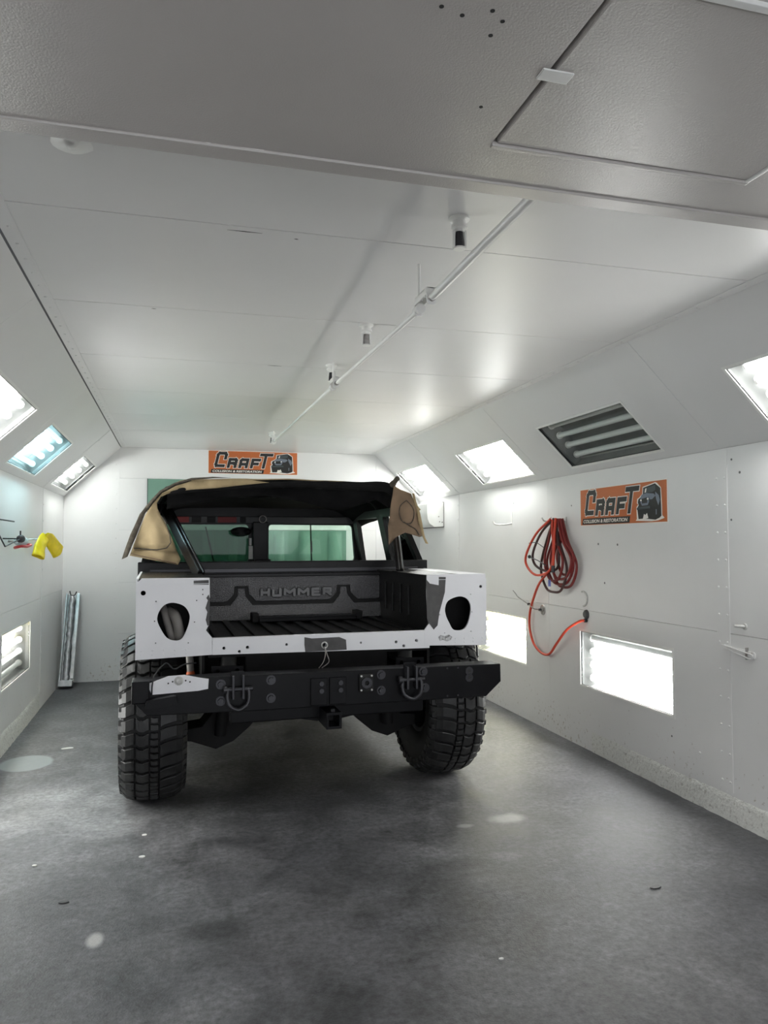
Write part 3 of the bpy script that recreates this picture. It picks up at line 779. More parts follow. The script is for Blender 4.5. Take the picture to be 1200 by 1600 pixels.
scrap('paper_scrap', 'tiny white chip on the floor in the right foreground', 1.11, 2.498, .009, asp=.6)
scrap('oil_clump', 'small dark clump on the floor in the right foreground', 1.966, 2.83, .028, 'dark_grey', .005, .2, .45)
scrap('oil_clump', 'dark clump on the floor in the left foreground', -.42, 3.36, .022, 'dark_grey', .005, .1, .45)

# ------------------------------------------------------------------ the truck
TK = thing('pickup_truck', 'stripped off-road pickup truck with white bed corners, black bumper and tan soft top', 'truck', (.757, 4.65, 0), math.radians(1.2))
YP = -.62                                                 # plane of the rear panels
def xz(poly, y, t, name, mat, parent=TK, holes=(), **k):
    return MB().prism(poly, list(holes), (0, y, 0), Xv, Zv, -Yv, t).build(name, mat, parent, **k)
def mir(poly): return [(-a, b) for a, b in poly]
# rear corner panels with lamp openings
eggL = [(-.778 + (u - 270) * .00314, 1.148 - (v - 943) * .00325) for u, v in [(271, 942), (287.5, 947.5), (296, 960), (296, 972.5), (291, 987.5), (284, 999), (272.5, 1001), (261, 996), (251, 981), (246, 967.5), (249, 955), (257.5, 945)]]
eggR = [(.783 + (u - 716) * .0039, 1.149 - (v - 932) * .00362) for u, v in [(717, 932), (730, 936), (735.6, 947.7), (734.5, 961.7), (731, 974.5), (725, 982.7), (717, 985), (707.6, 982.7), (702, 973), (697, 961.7), (695.5, 950), (700.7, 938)]]
eggL, eggR = [[(q.x, q.y) for q in curve([(a_, b_, 0) for a_, b_ in e_], 4, True)] for e_ in (eggL, eggR)]
cornerL = [(-.957, .869), (-.957, 1.248), (-.930, 1.277), (-.596, 1.275), (-.594, 1.17), (-.600, 1.03), (-.612, 1.006), (-.581, .967), (-.581, .880)]
dots = [(-.86, 1.16), (-.66, 1.16), (-.63, 1.215), (-.63, 1.19), (-.866, 1.06), (-.67, 1.05), (-.70, .945), (-.86, .95)]
for side in (-1, 1):
    f = (lambda p: p) if side < 0 else mir
    holes = [eggL if side < 0 else eggR, f(disc(-.922, 1.203, .0125 if side < 0 else .009, 12))] + [f(disc(x, z, .0035, 6)) for x, z in dots]
    p = xz(f(cornerL), YP, .012, 'rear_corner_panel', 'truck_white', holes=holes)
    MB().prism(f([(-.957, 1.245), (-.596, 1.245), (-.596, 1.2475), (-.957, 1.2475)]), [], (0, YP - .0015, 0), Xv, Zv, -Yv, .0015).build('crease', 'truck_white', p)
    riv = MB()
    for k in range(5):
        for z in (.912, .892): riv.lathe([(.005, 0), (.004, .0015), (.001, .002)], (side * (.93 - k * .055), YP, z), (0, -1, 0), 6)
    q = riv.build('rivet_row', 'truck_white', p); q['kind'] = 'stuff'
    bs = 'bed_side'
    arch = [(-.608, .869), (-.55, .869)] + [(.58 * math.cos(a), .47 + .58 * math.sin(a)) for a in [math.radians(136 - 92 * k / 12) for k in range(13)]] + [(.42, .869), (.42, 1.276), (-.608, 1.276)]
    MB().prism(arch, [], (side * .957, 0, 0), Yv, Zv, Xv * side, .012).build(bs, 'truck_white', TK)
    MB().box(*sorted((side * .83, side * .955)), -.608, .42, 1.258, 1.274).build('bed_rail', 'truck_white' if side > 0 else 'bedliner_matte', TK, bevel=.003)
    MB().box(*sorted((side * .60, side * .83)), -.606, .42, 1.256, 1.272).build('bed_rail_cap', 'bedliner_matte', TK, bevel=.003)
    bk = MB().box(*sorted((side * .62, side * .94)), -.46, -.45, .90, 1.255)
    bk.box(*sorted((side * .62, side * .94)), -.606, -.45, .885, .90)
    bk.build('dark_backing', 'chassis_black', TK)  # added dark box behind the openings so they look black inside
    MB().box(*sorted((side * .600, side * .612)), -.608, .36, .93, 1.26).build('bed_inner_side', 'bedliner_matte', TK)
    for k in range(4):
        MB().box(*sorted((side * .588, side * .602)), -.30 + k * .16, -.275 + k * .16, 1.02, 1.20).build('side_rib', 'bedliner_matte', TK, bevel=.004)
# bare primer areas
xz([(.590, 1.250), (.612, 1.225), (.665, 1.215), (.666, 1.262), (.708, 1.260), (.702, 1.175), (.668, 1.06), (.657, .99), (.634, .967), (.604, 1.006), (.594, 1.03)], YP - .001, .001, 'primer_patch', 'primer')
xz([(-.600, 1.19), (-.612, 1.172), (-.604, 1.16), (-.616, 1.12), (-.606, 1.10), (-.614, 1.06), (-.606, 1.03), (-.596, 1.03), (-.594, 1.17)], YP - .001, .001, 'primer_patch', 'primer')
xz([(.66, .925), (.675, .935), (.70, .928), (.725, .936), (.745, .922), (.735, .905), (.71, .898), (.69, .908), (.67, .903)], YP - .0008, .0008, 'scuff_mark', 'scuff_grey')
xz([(-.676, 1.262), (-.600, 1.264), (-.600, 1.240), (-.676, 1.242)], YP - .001, .001, 'primer_patch', 'primer')
# tailgate sill
hl = [(-.521, .911, .008), (-.400, .910, .009), (-.442, .890, .008), (-.195, .917, .007), (.212, .911, .006), (.413, .907, .008), (.457, .884, .008), (.532, .910, .009), (.009, .906, .012)]
sill = xz([(-.579, .879), (-.579, .964), (.609, .964), (.609, .866)], YP + .001, .03, 'tailgate_sill', 'truck_white', holes=[disc(x, z, r, 10) for x, z, r in hl])
xz([(-.100, .952), (-.06, .944), (.09, .946), (.128, .93), (.132, .876), (-.095, .874), (-.10, .91)], YP, .001, 'primer_patch', 'primer', holes=[disc(.009, .906, .012, 10)])
MB().lathe([(.012, .001), (.019, .001), (.019, .004), (.013, .006), (.012, .004)], (.009, YP, .906), (0, -1, 0), 14, close=True).build('lock_ring', 'steel_white', sill, smooth=40)
xz([(-.595, .86), (-.595, .955), (.612, .955), (.612, .85)], YP + .035, .02, 'sill_backing', 'chassis_black')
# bed floor, ribs, bulkhead
bf = MB().box(-.60, .60, -.60, .36, .930, .950).build('bed_floor', 'bedliner_matte', TK)
for k in range(11):
    MB().box(-.545 + k * .107 - .021, -.545 + k * .107 + .021, -.58, .30, .950, .962).build('floor_rib', 'bedliner_matte', bf, bevel=.004)
blk = xz([(-.60, .94), (.60, .94), (.60, 1.255), (-.60, 1.255)], .355, .02, 'bulkhead', 'rubber_dark')  # flat black plate: the groove's shade is put into its colour
notch = lambda c: [(c - .070, 1.052), (c - .024, 1.110), (c - .020, 1.160), (c + .020, 1.160), (c + .026, 1.110), (c + .072, 1.052)]
low = [(-.60, 1.052)] + notch(-.333) + notch(.346) + [(.60, 1.055)]
up = [(a, b + .022) if abs(b - 1.16) > .02 else (a * 1.0 + (.012 if b > 1.1 and a - round(a, 3) > 9 else 0), b + .022) for a, b in low]
def widen(pts, d):
    out = []
    for i, (a, b) in enumerate(pts):
        c = min((-.333, .346), key=lambda q: abs(q - a))
        s = 0 if abs(a - c) > .2 else (d if a > c else -d)
        out.append((a + s, b + d * (1.0 if abs(a - c) > .03 else .6)))
    return out
lr = xz(low + [(.60, .962), (-.60, .962)], .345, .010, 'lower_relief', 'bedliner', blk)
bm = bmesh.new(); bm.from_mesh(lr.data)
bmesh.ops.subdivide_edges(bm, edges=bm.edges, cuts=3, use_grid_fill=True)
for v in bm.verts:                                        # the lower half swells towards the bed floor
    if v.co.y < .35: v.co.y -= .60 * max(0, 1.12 - v.co.z) ** 1.5
bm.to_mesh(lr.data); bm.free()
xz(widen(low, .024) + [(.60, 1.245), (-.60, 1.245)], .341, .014, 'upper_relief', 'bedliner', blk, bevel=.004)
GLYPH = {'H': [[(0, 0), (0, 1)], [(1, 0), (1, 1)], [(0, .5), (1, .5)]], 'U': [[(0, 1), (0, 0), (1, 0), (1, 1)]], 'M': [[(0, 0), (0, 1), (.5, .42), (1, 1), (1, 0)]],
         'E': [[(1, 1), (0, 1), (0, 0), (1, 0)], [(0, .5), (.85, .5)]], 'R': [[(0, 0), (0, 1), (1, 1), (1, .5), (0, .5)], [(.45, .5), (1, 0)]]}
def raised(w, y, t, nm, m):
    mb = MB(); x = -.203
    for ch in 'HUMMER':
        cw = .062 if ch == 'M' else .046
        for i, path in enumerate(GLYPH[ch]):
            q = [(x + p_ * cw, 1.112 + r_ * .040) for p_, r_ in path]
            for j, ((ax, az), (bx, bz)) in enumerate(zip(q, q[1:])):
                mb.bar((ax, y - .00005 * (i + 2 * j), az), (bx, y - .00005 * (i + 2 * j), bz), w, t, (0, 1, 0))
                mb.cyl((bx, y - t / 2, bz), (bx, y + t / 2, bz), w / 2, n=8)
        x += cw + .030
    mb.build(nm, m, blk)
raised(.016, .336, .012, 'raised_lettering', 'lettering_grey')
raised(.027, .3395, .004, 'lettering_shade', 'rubber_dark')  # wider dark strokes paint shade around the letters
MB().box(-.62, .62, .33, .42, 1.236, 1.256).build('bulkhead_cap', 'truck_black', TK, bevel=.004)
bx = MB().box(-.245, .38, .12, .28, .962, .99).build('bed_tray', 'bumper_black', TK, bevel=.006)
MB().box(-.245, .38, .11, .135, .985, .997).build('front_lip', 'bumper_black', bx, bevel=.003)
for x in (-.285, .385): MB().box(x, x + .04, .14, .26, .962, 1.015).build('end_block', 'chassis_black', bx, bevel=.004)

# cab: rear rail, lower wall, sides, floor, dash, seats
rr = MB().box(-.975, .975, .42, .475, 1.238, 1.335).build('cab_rear_rail', 'truck_black', TK, bevel=.008)
MB().box(-.90, .90, .412, .422, 1.262, 1.288).build('rail_strip', 'steel_dark', rr, bevel=.003)
MB().box(-.95, .95, .425, .45, .55, 1.24).build('cab_rear_wall', 'truck_black', TK)
Wt = Vector((-.10 / .45, 0, 1))
def side_plate(side, outer, holes, z0, t, name, mat, parent=TK, x0=.975):
    W_ = Vector((side * Wt.x, 0, 1)); W_ = W_
    O_ = Vector((side * x0, 0, z0)) - W_ * 0
    return MB().prism([(a, b - z0) for a, b in outer], [[(a, b - z0) for a, b in h] for h in holes], O_, Yv, W_, Xv * side, t).build(name, mat, parent)
for side in (-1, 1):
    fr = side_plate(side, [(.40, 1.24), (2.18, 1.24), (2.02, 1.72), (.72, 1.72), (.66, 1.64)],
               [rounded([(.50, 1.29), (1.10, 1.29), (1.10, 1.66), (.76, 1.66)], .03), rounded([(1.24, 1.29), (2.02, 1.29), (1.92, 1.66), (1.24, 1.66)], .03)], 1.24, .04, 'door_frame', 'truck_black')
    side_plate(side, [(.49, 1.285), (.90, 1.285), (.90, 1.665), (.75, 1.665)], [], 1.24, .004, 'rear_window', 'window_smoke', fr, x0=.955)
    MB().bar((side * .93, 1.00, 1.29), (side * .855, 1.00, 1.66), .012, .02).build('window_bar', 'truck_black', fr)
    arch2 = [(.42, .55), (2.72, .55)] + [(3.302 + .58 * math.cos(a), .47 + .58 * math.sin(a)) for a in [math.radians(172 - 140 * k / 14) for k in range(15)]] + [(3.80, .78), (3.80, 1.20), (2.15, 1.245), (.42, 1.245)]
    MB().prism(arch2, [], (side * .957, 0, 0), Yv, Zv, Xv * side, .02).build('body_side', 'truck_white', TK)
    d = .575
    MB().bar((side * .955, .86, 1.0), (side * .955, .98, 1.0), .03, .02).build('door_handle', 'truck_black', TK)
    st = MB().box(*sorted((side * .22, side * .72)), 1.28, 1.75, .78, .92).build('seat', 'cloth_black', TK, bevel=.03)
    MB().box(*sorted((side * .24, side * .70)), 1.20, 1.32, .90, 1.24).build('seat_back', 'cloth_black', st, bevel=.03)
MB().box(-.94, .94, .45, 2.2, .60, .64).build('cab_floor', 'chassis_black', TK)
MB().prism([(1.92, .95), (1.92, 1.20), (1.97, 1.265), (2.16, 1.275), (2.16, .95)], [], (.93, 0, 0), Yv, Zv, Xv, 1.86).build('dashboard', 'truck_black', TK, bevel=.01)
MB().lathe([(.17 + .013 * math.cos(a), .013 * math.sin(a)) for a in [2 * math.pi * k / 8 for k in range(8)]], (-.46, 1.80, 1.11), (0, -.85, .5), 24, close=True).build('steering_wheel', 'truck_black', TK, smooth=60)
MB().box(-.93, .93, 2.16, 3.77, 1.10, 1.262).build('hood', 'truck_white', TK, bevel=.03)
MB().box(-.93, .93, 3.74, 3.79, .62, 1.15).build('grille', 'truck_white', TK, bevel=.01)
MB().box(-.90, .90, 3.76, 3.82, .50, .66).build('front_bumper', 'bumper_black', TK, bevel=.01)
# windshield
def pane(s): return [(s * .878, 1.292), (s * .852, 1.618), (s * .088, 1.622), (s * .088, 1.292)]
wf = xz([(-.975, 1.24), (.975, 1.24), (.868, 1.80), (-.868, 1.80)], 2.10, .04, 'windshield_frame', 'truck_black', holes=[rounded(pane(-1), .035), rounded(pane(1), .035)])
xz(pane(-1), 2.115, .006, 'windshield_pane', 'windshield_dark', wf)
xz(pane(1), 2.115, .006, 'windshield_pane', 'windshield_clear', wf)
for x0, z0, x1, z1 in ((-.455, 1.60, -.385, 1.295), (.475, 1.625, .485, 1.295)):
    w = MB().tube([(x0, 2.15, z0), ((x0 + x1) / 2, 2.155, (z0 + z1) / 2), (x1, 2.15, z1)], .006, 6).build('wiper', 'rubber_dark', TK)
    MB().bar((x0 + (x1 - x0) * .45, 2.145, z0 + (z1 - z0) * .45), (x0 + (x1 - x0) * .75, 2.145, z0 + (z1 - z0) * .75), .016, .016).build('wiper_arm', 'rubber_dark', w)
vis = MB().box(-.86, .86, 2.04, 2.06, 1.630, 1.688).build('header_trim', 'dark_grey', TK, bevel=.004)
for a, b, m in ((-.72, -.60, 'red_trim'), (-.36, -.20, 'red_trim'), (-.58, -.50, 'rubber_dark'), (-.45, -.38, 'rubber_dark'), (-.17, -.12, 'rubber_dark')):
    MB().box(a, b, 2.034, 2.041, 1.634, 1.684).build('trim_patch', m, vis, bevel=.002)
mr = MB().lathe([(.001, -.035), (.03, -.03), (.042, -.005), (.042, .02), (.001, .03)], (0, 0, 0), (0, 1, 0), 18)
mr.v = [(x * 2.1, y, z) for x, y, z in mr.v]
mr.v = [(x - .165, y + 2.0, z + 1.555) for x, y, z in mr.v]
m_ = mr.build('mirror', 'truck_black', TK, smooth=50)
MB().tube(curve([(-.09, 2.02, 1.56), (-.05, 2.03, 1.60), (-.03, 2.06, 1.64)]), .008, 8).build('mirror_stem', 'truck_black', m_, smooth=60)
cc = MB().box(-.062, .070, 2.0, 2.10, 1.285, 1.64).build('centre_post', 'truck_black', TK, bevel=.008)
MB().box(-.050, .090, 1.97, 2.09, 1.275, 1.315).build('post_foot', 'truck_black', cc, bevel=.006)
MB().tube([(.02 + .030 * math.cos(a), 1.98, 1.665 + .030 * math.sin(a)) for a in [2 * math.pi * k / 20 for k in range(20)]], .005, 8, True).build('grab_ring', 'steel', cc, smooth=60)
MB().box(-.098, -.062, 2.0, 2.004, 1.318, 1.432).build('paper_card', 'paper', cc)
MB().box(-.094, -.074, 2.0, 2.004, 1.436, 1.500).build('paper_card', 'paper', cc)

# soft top
def roof_pt(u, y):
    k = (y - .43) / (2.14 - .43)
    w = .93 - .03 * k
    x = max(-1, min(1, u)) * w
    a = abs(u)
    z = 1.880 - .02 * a ** 2
    if a > .72: z -= .17 * ((a - .72) / .28) ** 1.8
    z += .012 * math.sin(y * 6) * (1 - a) + .006 * noise.noise((x * 5, y * 4, 0))
    z -= .11 * k ** 2.2
    return V3(x, y, z)
mb = MB(); nu, ny = 44, 26
for j in range(ny + 1):
    for i in range(nu + 1): mb.v.append(tuple(roof_pt(-1 + 2 * i / nu, .43 + 1.71 * j / ny)))
for j in range(ny):
    for i in range(nu): mb.f.append([j * (nu + 1) + i, j * (nu + 1) + i + 1, (j + 1) * (nu + 1) + i + 1, (j + 1) * (nu + 1) + i]); mb.m.append(0)
roof = mb.build('soft_top', ['canvas_tan', 'cloth_black'], TK, smooth=70)
md = roof.modifiers.new('thickness', 'SOLIDIFY'); md.thickness = .008; md.material_offset = 1; md.offset = -1
bow = MB()
for y, zz in ((.50, 1.838), (1.25, 1.815)):
    bow.tube(curve([(-.86, y, zz - .12), (-.82, y, zz - .05), (-.70, y, zz - .012), (0, y, zz + .008), (.70, y, zz - .012), (.82, y, zz - .05), (.86, y, zz - .12)]), .016, 8)
bow.build('roof_bow', 'truck_black', TK, smooth=60)
def wr_(x, z, s): return noise.noise((x * 6, z * 6, s)) * .030 + noise.noise((x * 15, z * 13, s)) * .012
# tan flap at the left rear corner
FLp = [(-1.023, 1.378), (-.90, 1.352), (-.729, 1.317), (-.713, 1.351), (-.754, 1.45), (-.795, 1.553), (-.835, 1.623), (-.858, 1.676), (-.862, 1.712), (-.838, 1.752), (-.765, 1.786), (-.645, 1.802), (-.483, 1.815), (-.317, 1.838), (-.148, 1.858),
       (-.275, 1.874), (-.40, 1.876), (-.524, 1.872), (-.646, 1.858), (-.745, 1.825), (-.830, 1.775), (-.888, 1.708), (-.932, 1.634), (-.978, 1.512)]
def flapL(x, z):
    pocket = .05 * math.exp(-((x + .86) / .06) ** 2 - ((z - 1.50) / .07) ** 2)
    fold = .022 * math.sin((z - 1.42) * 60 + x * 8) * math.exp(-((z - 1.42) / .035) ** 2)
    return V3(x, .405 - pocket - fold + wr_(x, z, 1) - .05 * max(0, (1.70 - z)) , z)
fl = sheet('corner_flap', FLp, .017, flapL, ['canvas_tan'], TK, .007)
MB().tube([flapL(x, z) + V3(0, -.012, 0) for x, z in [(-1.0, 1.424), (-.93, 1.418), (-.86, 1.413), (-.80, 1.425), (-.775, 1.46), (-.785, 1.52), (-.81, 1.59), (-.835, 1.63)]], .004, 6).build('seam', 'canvas_trim', fl, smooth=60)
MB().tube([flapL(x, z) + V3(0, -.010, 0) for x, z in [(-1.015, 1.39), (-.90, 1.362), (-.74, 1.328)]], .004, 6).build('hem', 'canvas_brown', fl, smooth=60)
strip = [(-1.07, 1.355), (-1.035, 1.372), (-.985, 1.50), (-.935, 1.64), (-.890, 1.712), (-.832, 1.779), (-.747, 1.829), (-.646, 1.862), (-.524, 1.876), (-.40, 1.880), (-.52, 1.886), (-.65, 1.875), (-.755, 1.842), (-.845, 1.79), (-.905, 1.722), (-.965, 1.64), (-1.02, 1.51)]
sheet('zip_strip', strip, .02, lambda x, z: V3(x, .385 + wr_(x, z, 4) - .03 * max(0, 1.7 - z), z), ['canvas_trim'], TK, .006)
# tan flap at the right rear corner
FRp = [(.716, 1.862), (.735, 1.832), (.80, 1.815), (.844, 1.798), (.870, 1.717), (.900, 1.60), (.922, 1.50), (.904, 1.496), (.866, 1.508), (.795, 1.526), (.739, 1.500), (.673, 1.441), (.678, 1.559), (.688, 1.693), (.705, 1.78)]
flapR = lambda x, z: V3(x, .385 - .04 * math.exp(-((x - .80) / .05) ** 2 - ((z - 1.66) / .08) ** 2) + wr_(x, z, 8) - .02 * max(0, 1.7 - z), z)
fr_ = sheet('corner_flap', FRp, .017, flapR, ['canvas_brown'], TK, .007)
MB().tube(curve([flapR(x, z) + V3(0, -.008, 0) for x, z in [(.80, 1.75), (.755, 1.71), (.75, 1.65), (.775, 1.60), (.83, 1.59), (.855, 1.64), (.845, 1.70), (.80, 1.75)]], 4), .0035, 6).build('pocket_seam', 'canvas_trim', fr_, smooth=60)
MB().tube(curve([flapR(x, z) + V3(0, -.008, 0) for x, z in [(.78, 1.60), (.82, 1.575), (.87, 1.55), (.90, 1.51)]], 4), .004, 6).build('fold_line', 'canvas_trim', fr_, smooth=60)
sheet('zip_strip', [(.846, 1.800), (.860, 1.80), (.888, 1.72), (.918, 1.60), (.945, 1.49), (.962, 1.448), (.944, 1.452), (.915, 1.53), (.893, 1.60), (.868, 1.715)], .02, lambda x, z: V3(x, .37 + wr_(x, z, 5), z), ['canvas_tan'], TK, .006)
MB().tube(curve([(.700, .40, 1.852), (.715, .37, 1.875), (.722, .34, 1.893), (.724, .325, 1.898)]), [.022] * 6 + [.017] * 13, 12).build('rolled_end', 'canvas_trim', TK, smooth=60)
# black rolled curtain and loose liner along the rear edge of the roof
roll = [(-.80, .43, 1.775), (-.70, .43, 1.80), (-.45, .43, 1.822), (-.15, .43, 1.842), (.15, .43, 1.852), (.40, .43, 1.846), (.56, .42, 1.848), (.66, .41, 1.845), (.72, .42, 1.82)]
rp = curve(roll, 6)
MB().tube(rp, [(.022 + .014 * max(0, (p.x + .2)) + .006 * noise.noise((p.x * 9, 0, 0))) for p in rp], 14).build('rolled_curtain', 'cloth_black', TK, smooth=60)
FO = [(-.80, 1.80), (-.45, 1.84), (-.15, 1.855), (.15, 1.87), (.40, 1.868), (.60, 1.872), (.72, 1.84), (.74, 1.78), (.72, 1.70), (.66, 1.735), (.617, 1.76), (.478, 1.714), (.40, 1.685), (.296, 1.69), (.118, 1.731), (-.143, 1.772), (-.45, 1.755), (-.70, 1.70), (-.80, 1.68)]
sheet('loose_liner', FO, .025, lambda x, z: V3(x, .47 + .05 * noise.noise((x * 4, z * 5, 2)) + .03 * math.sin(x * 9 + z * 14) + (1.87 - z) * .35, z), ['cloth_black'], TK, .006)
# braces from bed rails up into the roof
for side in (-1, 1):
    b0, b1 = (V3(-.612, 0, 1.262), V3(-.800, .85, 1.70)) if side < 0 else (V3(.640, .0, 1.262), V3(.860, .85, 1.690))
    br = MB().bar(b0, b1, .066, .045, (side * .9, 0, .4)).build('roof_brace', 'truck_black', TK, bevel=.008)
    MB().box(*sorted((side * .60, side * .69)), -.05, .06, 1.260, 1.275).build('brace_foot', 'truck_black', br, bevel=.003)
    e = (b1 - b0).normalized()
    MB().tube([b0 + V3(-side * .02, -.035, .02), b0 + V3(-side * .02, -.035, .02) + e * .75], .006, 6).build('brace_rod', 'steel_dark', br)

# rear bumper and what is bolted to it
YB = -.86
bp = xz([(-.965, .715), (-.965, .803), (-.55, .806), (.928, .800), (.930, .705), (.843, .630), (-.40, .632), (-.895, .640)], YB, .12, 'rear_bumper', 'bumper_black', bevel=.006)
xz([(-.895, .790), (-.800, .822), (-.725, .824), (-.650, .806), (-.612, .800), (-.615, .752), (-.66, .745), (-.875, .738)], YB - .001, .004, 'white_patch', 'truck_white', bp)
MB().lathe([(0, .008), (.012, .008), (.014, .002), (.022, 0)], (-.752, YB - .001, .797), (0, -1, 0), 12).build('patch_bolt', 'steel_white', bp, smooth=40)
for x, z in ((-.80, .788), (-.78, .795), (-.72, .797), (-.70, .79)):
    MB().cyl((x, YB - .0005, z), (x, YB - .003, z), .004, n=8).build('patch_hole', 'dark_gap', bp)
MB().box(-.965, -.885, YB - .02, YB + .03, .70, .805).build('end_cap', 'bumper_black', bp, bevel=.006)
MB().prism(rounded([(-.905, .683), (-.90, .722), (-.765, .738), (-.755, .690)], .008), [], (0, YB - .06, 0), Xv, Zv, -Yv, .06).build('step_pad', 'bumper_black', bp, bevel=.004)
def bolt(x, z, r=.016, m='steel_dark'):
    b = MB().lathe([(0, .004), (r * 1.5, .004), (r * 1.5, 0)], (x, YB, z), (0, -1, 0), 14)
    b.cyl((x, YB - .004, z), (x, YB - .016, z), r, r * .9, 6).build('bolt', m, bp)
for x, z in ((-.555, .770), (-.555, .690), (-.312, .778), (-.312, .690), (.255, .775), (.255, .695), (.485, .780), (.495, .695)): bolt(x, z)
for z in (.770, .735):
    MB().lathe([(.010, .001), (.022, .001), (.022, .004), (.010, .004)], (.745, YB, z), (0, -1, 0), 14, close=True).build('hole_ring', 'steel_dark', bp, smooth=30)
    MB().cyl((.745, YB - .0005, z), (.745, YB - .0025, z), .012, n=12).build('hole', 'dark_gap', bp)
for x in (.62, .68):
    for z in (.79, .645): MB().cyl((x, YB, z), (x, YB - .004, z), .005, n=6).build('small_bolt', 'steel_dark', bp)
so_ = MB().box(.135, .210, YB - .018, YB, .695, .785).build('trailer_socket', 'rubber_dark', bp, bevel=.006)
MB().lathe([(.012, .018), (.026, .018), (.028, .03), (.012, .03)], (.172, YB, .742), (0, -1, 0), 14, close=True).build('socket_ring', 'steel_dark', so_, smooth=40)
for x, z in ((.145, .705), (.200, .705), (.145, .776), (.200, .776)): MB().cyl((x, YB - .018, z), (x, YB - .023, z), .005, n=8).build('socket_screw', 'steel_white', so_)
for a, b in ((-.115, -.030), (-.018, .070)):
    pl = MB().box(a, b, YB - .012, YB, .640, .775).build('hitch_plate', 'bumper_black', bp, bevel=.004)
    for z in (.748, .712): MB().cyl(((a + b) / 2 + .012, YB - .012, z), ((a + b) / 2 + .012, YB - .022, z), .013, n=6).build('plate_bolt', 'steel_dark', pl)
for x in (-.475, .410):                                                  # lifting shackles
    sh = MB().prism(rounded([(-.034, .775), (-.034, .83), (.034, .83), (.034, .70), (.012, .665), (-.012, .665), (-.034, .70)], .01), [], (x, YB - .006, 0), Xv, Zv, -Yv, .006).build('shackle_plate', 'bumper_black', bp, bevel=.003)
    for s in (-.024, .024): MB().box(x + s - .006, x + s + .006, YB - .05, YB, .70, .815).build('shackle_lug', 'steel_dark', sh, bevel=.003)
    MB().cyl((x - .070, YB - .034, .748), (x + .070, YB - .034, .748), .011, n=12).build('shackle_pin', 'steel_dark', sh, smooth=40)
    MB().cyl((x - .070, YB - .034, .748), (x - .052, YB - .034, .748), .019, n=12).build('pin_head', 'steel_dark', sh, smooth=40)
    MB().tube(curve([(x - .048, YB - .034, .755), (x - .052, YB - .040, .71), (x - .040, YB - .046, .672), (x, YB - .050, .652), (x + .040, YB - .046, .672), (x + .052, YB - .040, .71), (x + .048, YB - .034, .755)]), .010, 10).build('shackle_bow', 'steel_dark', sh, smooth=60)
lb = MB().box(-.50, .52, -.76, -.69, .553, .615).build('lower_crossbar', 'bumper_black', TK, bevel=.006)
rc = MB().prism(rect(-.047, .031, .532, .612), [rect(-.034, .018, .545, .599)], (0, -.93, 0), Xv, Zv, -Yv, .22).build('hitch_receiver', 'bumper_black', TK, bevel=.002)
MB().box(-.036, .020, -.80, -.75, .543, .601).build('receiver_dark', 'dark_gap', rc)
MB().cyl((-.008, -.90, .612), (-.008, -.90, .626), .010, n=8).build('receiver_bolt', 'steel_dark', rc)
for s in (-1, 1): MB().prism([(s * .045, .535), (s * .14, .553), (s * .045, .575)], [], (-.008, -.75, 0), Xv, Zv, -Yv, .03).build('gusset', 'bumper_black', TK)

# chassis
for s in (-1, 1):
    MB().box(*sorted((s * .40, s * .50)), -.74, 3.7, .62, .76).build('frame_rail', 'chassis_black', TK, bevel=.006)
    bk = MB().prism([(-.082, .75), (-.082, .818), (.082, .812), (.082, .75)], [disc(-.05, .79, .012, 8), disc(.05, .79, .012, 8), disc(0, .757, .02, 10)][:2], (s * .50, -.60, 0), Xv, Zv, -Yv, .012).build('body_mount_bracket', 'bumper_black', TK)
    MB().cyl((s * .49, -.54, .80), (s * .49, -.54, .90), .042, n=14).build('body_mount', 'rubber_dark', TK, smooth=40)
    MB().box(*sorted((s * .615, s * .63)), -.56, .60, .60, .95).build('wheel_well', 'chassis_black', TK)
    arm = [(s * .70, .385), (s * .70, .32), (s * .66, .315), (s * .52, .262), (s * .42, .30), (s * .33, .375), (s * .24, .47), (s * .24, .60), (s * .50, .60), (s * .54, .47), (s * .60, .395)]
    xz(arm, -.10, .22, 'control_arm', 'chassis_black', bevel=.006)
    MB().tube([(s * .48, -.22, .66), (s * .50, -.16, .36)], .035, 12).build('shock_absorber', 'chassis_black', TK, smooth=40)
    MB().tube([(s * .20, 0, .58), (s * .72, 0, .49)], .035, 12).build('half_shaft', 'chassis_black', TK, smooth=40)
MB().box(-.62, .62, -.20, .40, .60, .93).build('under_bed_fill', 'chassis_black', TK)  # added black block that fills the space under the bed with shade
MB().box(-.40, .40, -.50, -.42, .66, .86).build('crossmember_fill', 'chassis_black', TK, bevel=.01)  # added to keep the gap between sill and bumper dark
MB().lathe([(.001, -.20), (.09, -.17), (.14, -.05), (.14, .05), (.09, .17), (.001, .20)], (0, 0, .60), (0, 1, 0), 18).build('differential', 'chassis_black', TK, smooth=60)
MB().box(-.70, .70, .8, 3.2, .50, .62).build('belly_pan', 'chassis_black', TK)
MB().tube(curve([(-.800, -.30, 1.09), (-.790, -.50, 1.10), (-.765, -.57, 1.08), (-.748, -.575, 1.02), (-.735, -.55, .94), (-.72, -.5, .90)]), .026, 12).build('filler_pipe', 'grey_plastic', TK, smooth=60)
MB().tube(curve([(-.842, -.45, 1.13), (-.820, -.53, 1.11), (-.80, -.555, 1.04), (-.775, -.55, .96), (-.75, -.5, .88)]), .020, 12).build('vent_pipe', 'grey_plastic', TK, smooth=60)
ep = MB().cyl((-.690, -.45, .90), (-.680, -.45, .775), .020, n=12).build('drain_hose', 'grey_plastic', TK, smooth=40)
MB().lathe([(0, .0), (.018, .0), (.024, .018), (.016, .04), (0, .04)], (-.680, -.45, .778), (0, 0, -1), 12).build('orange_cap', 'orange_cap', ep, smooth=40)
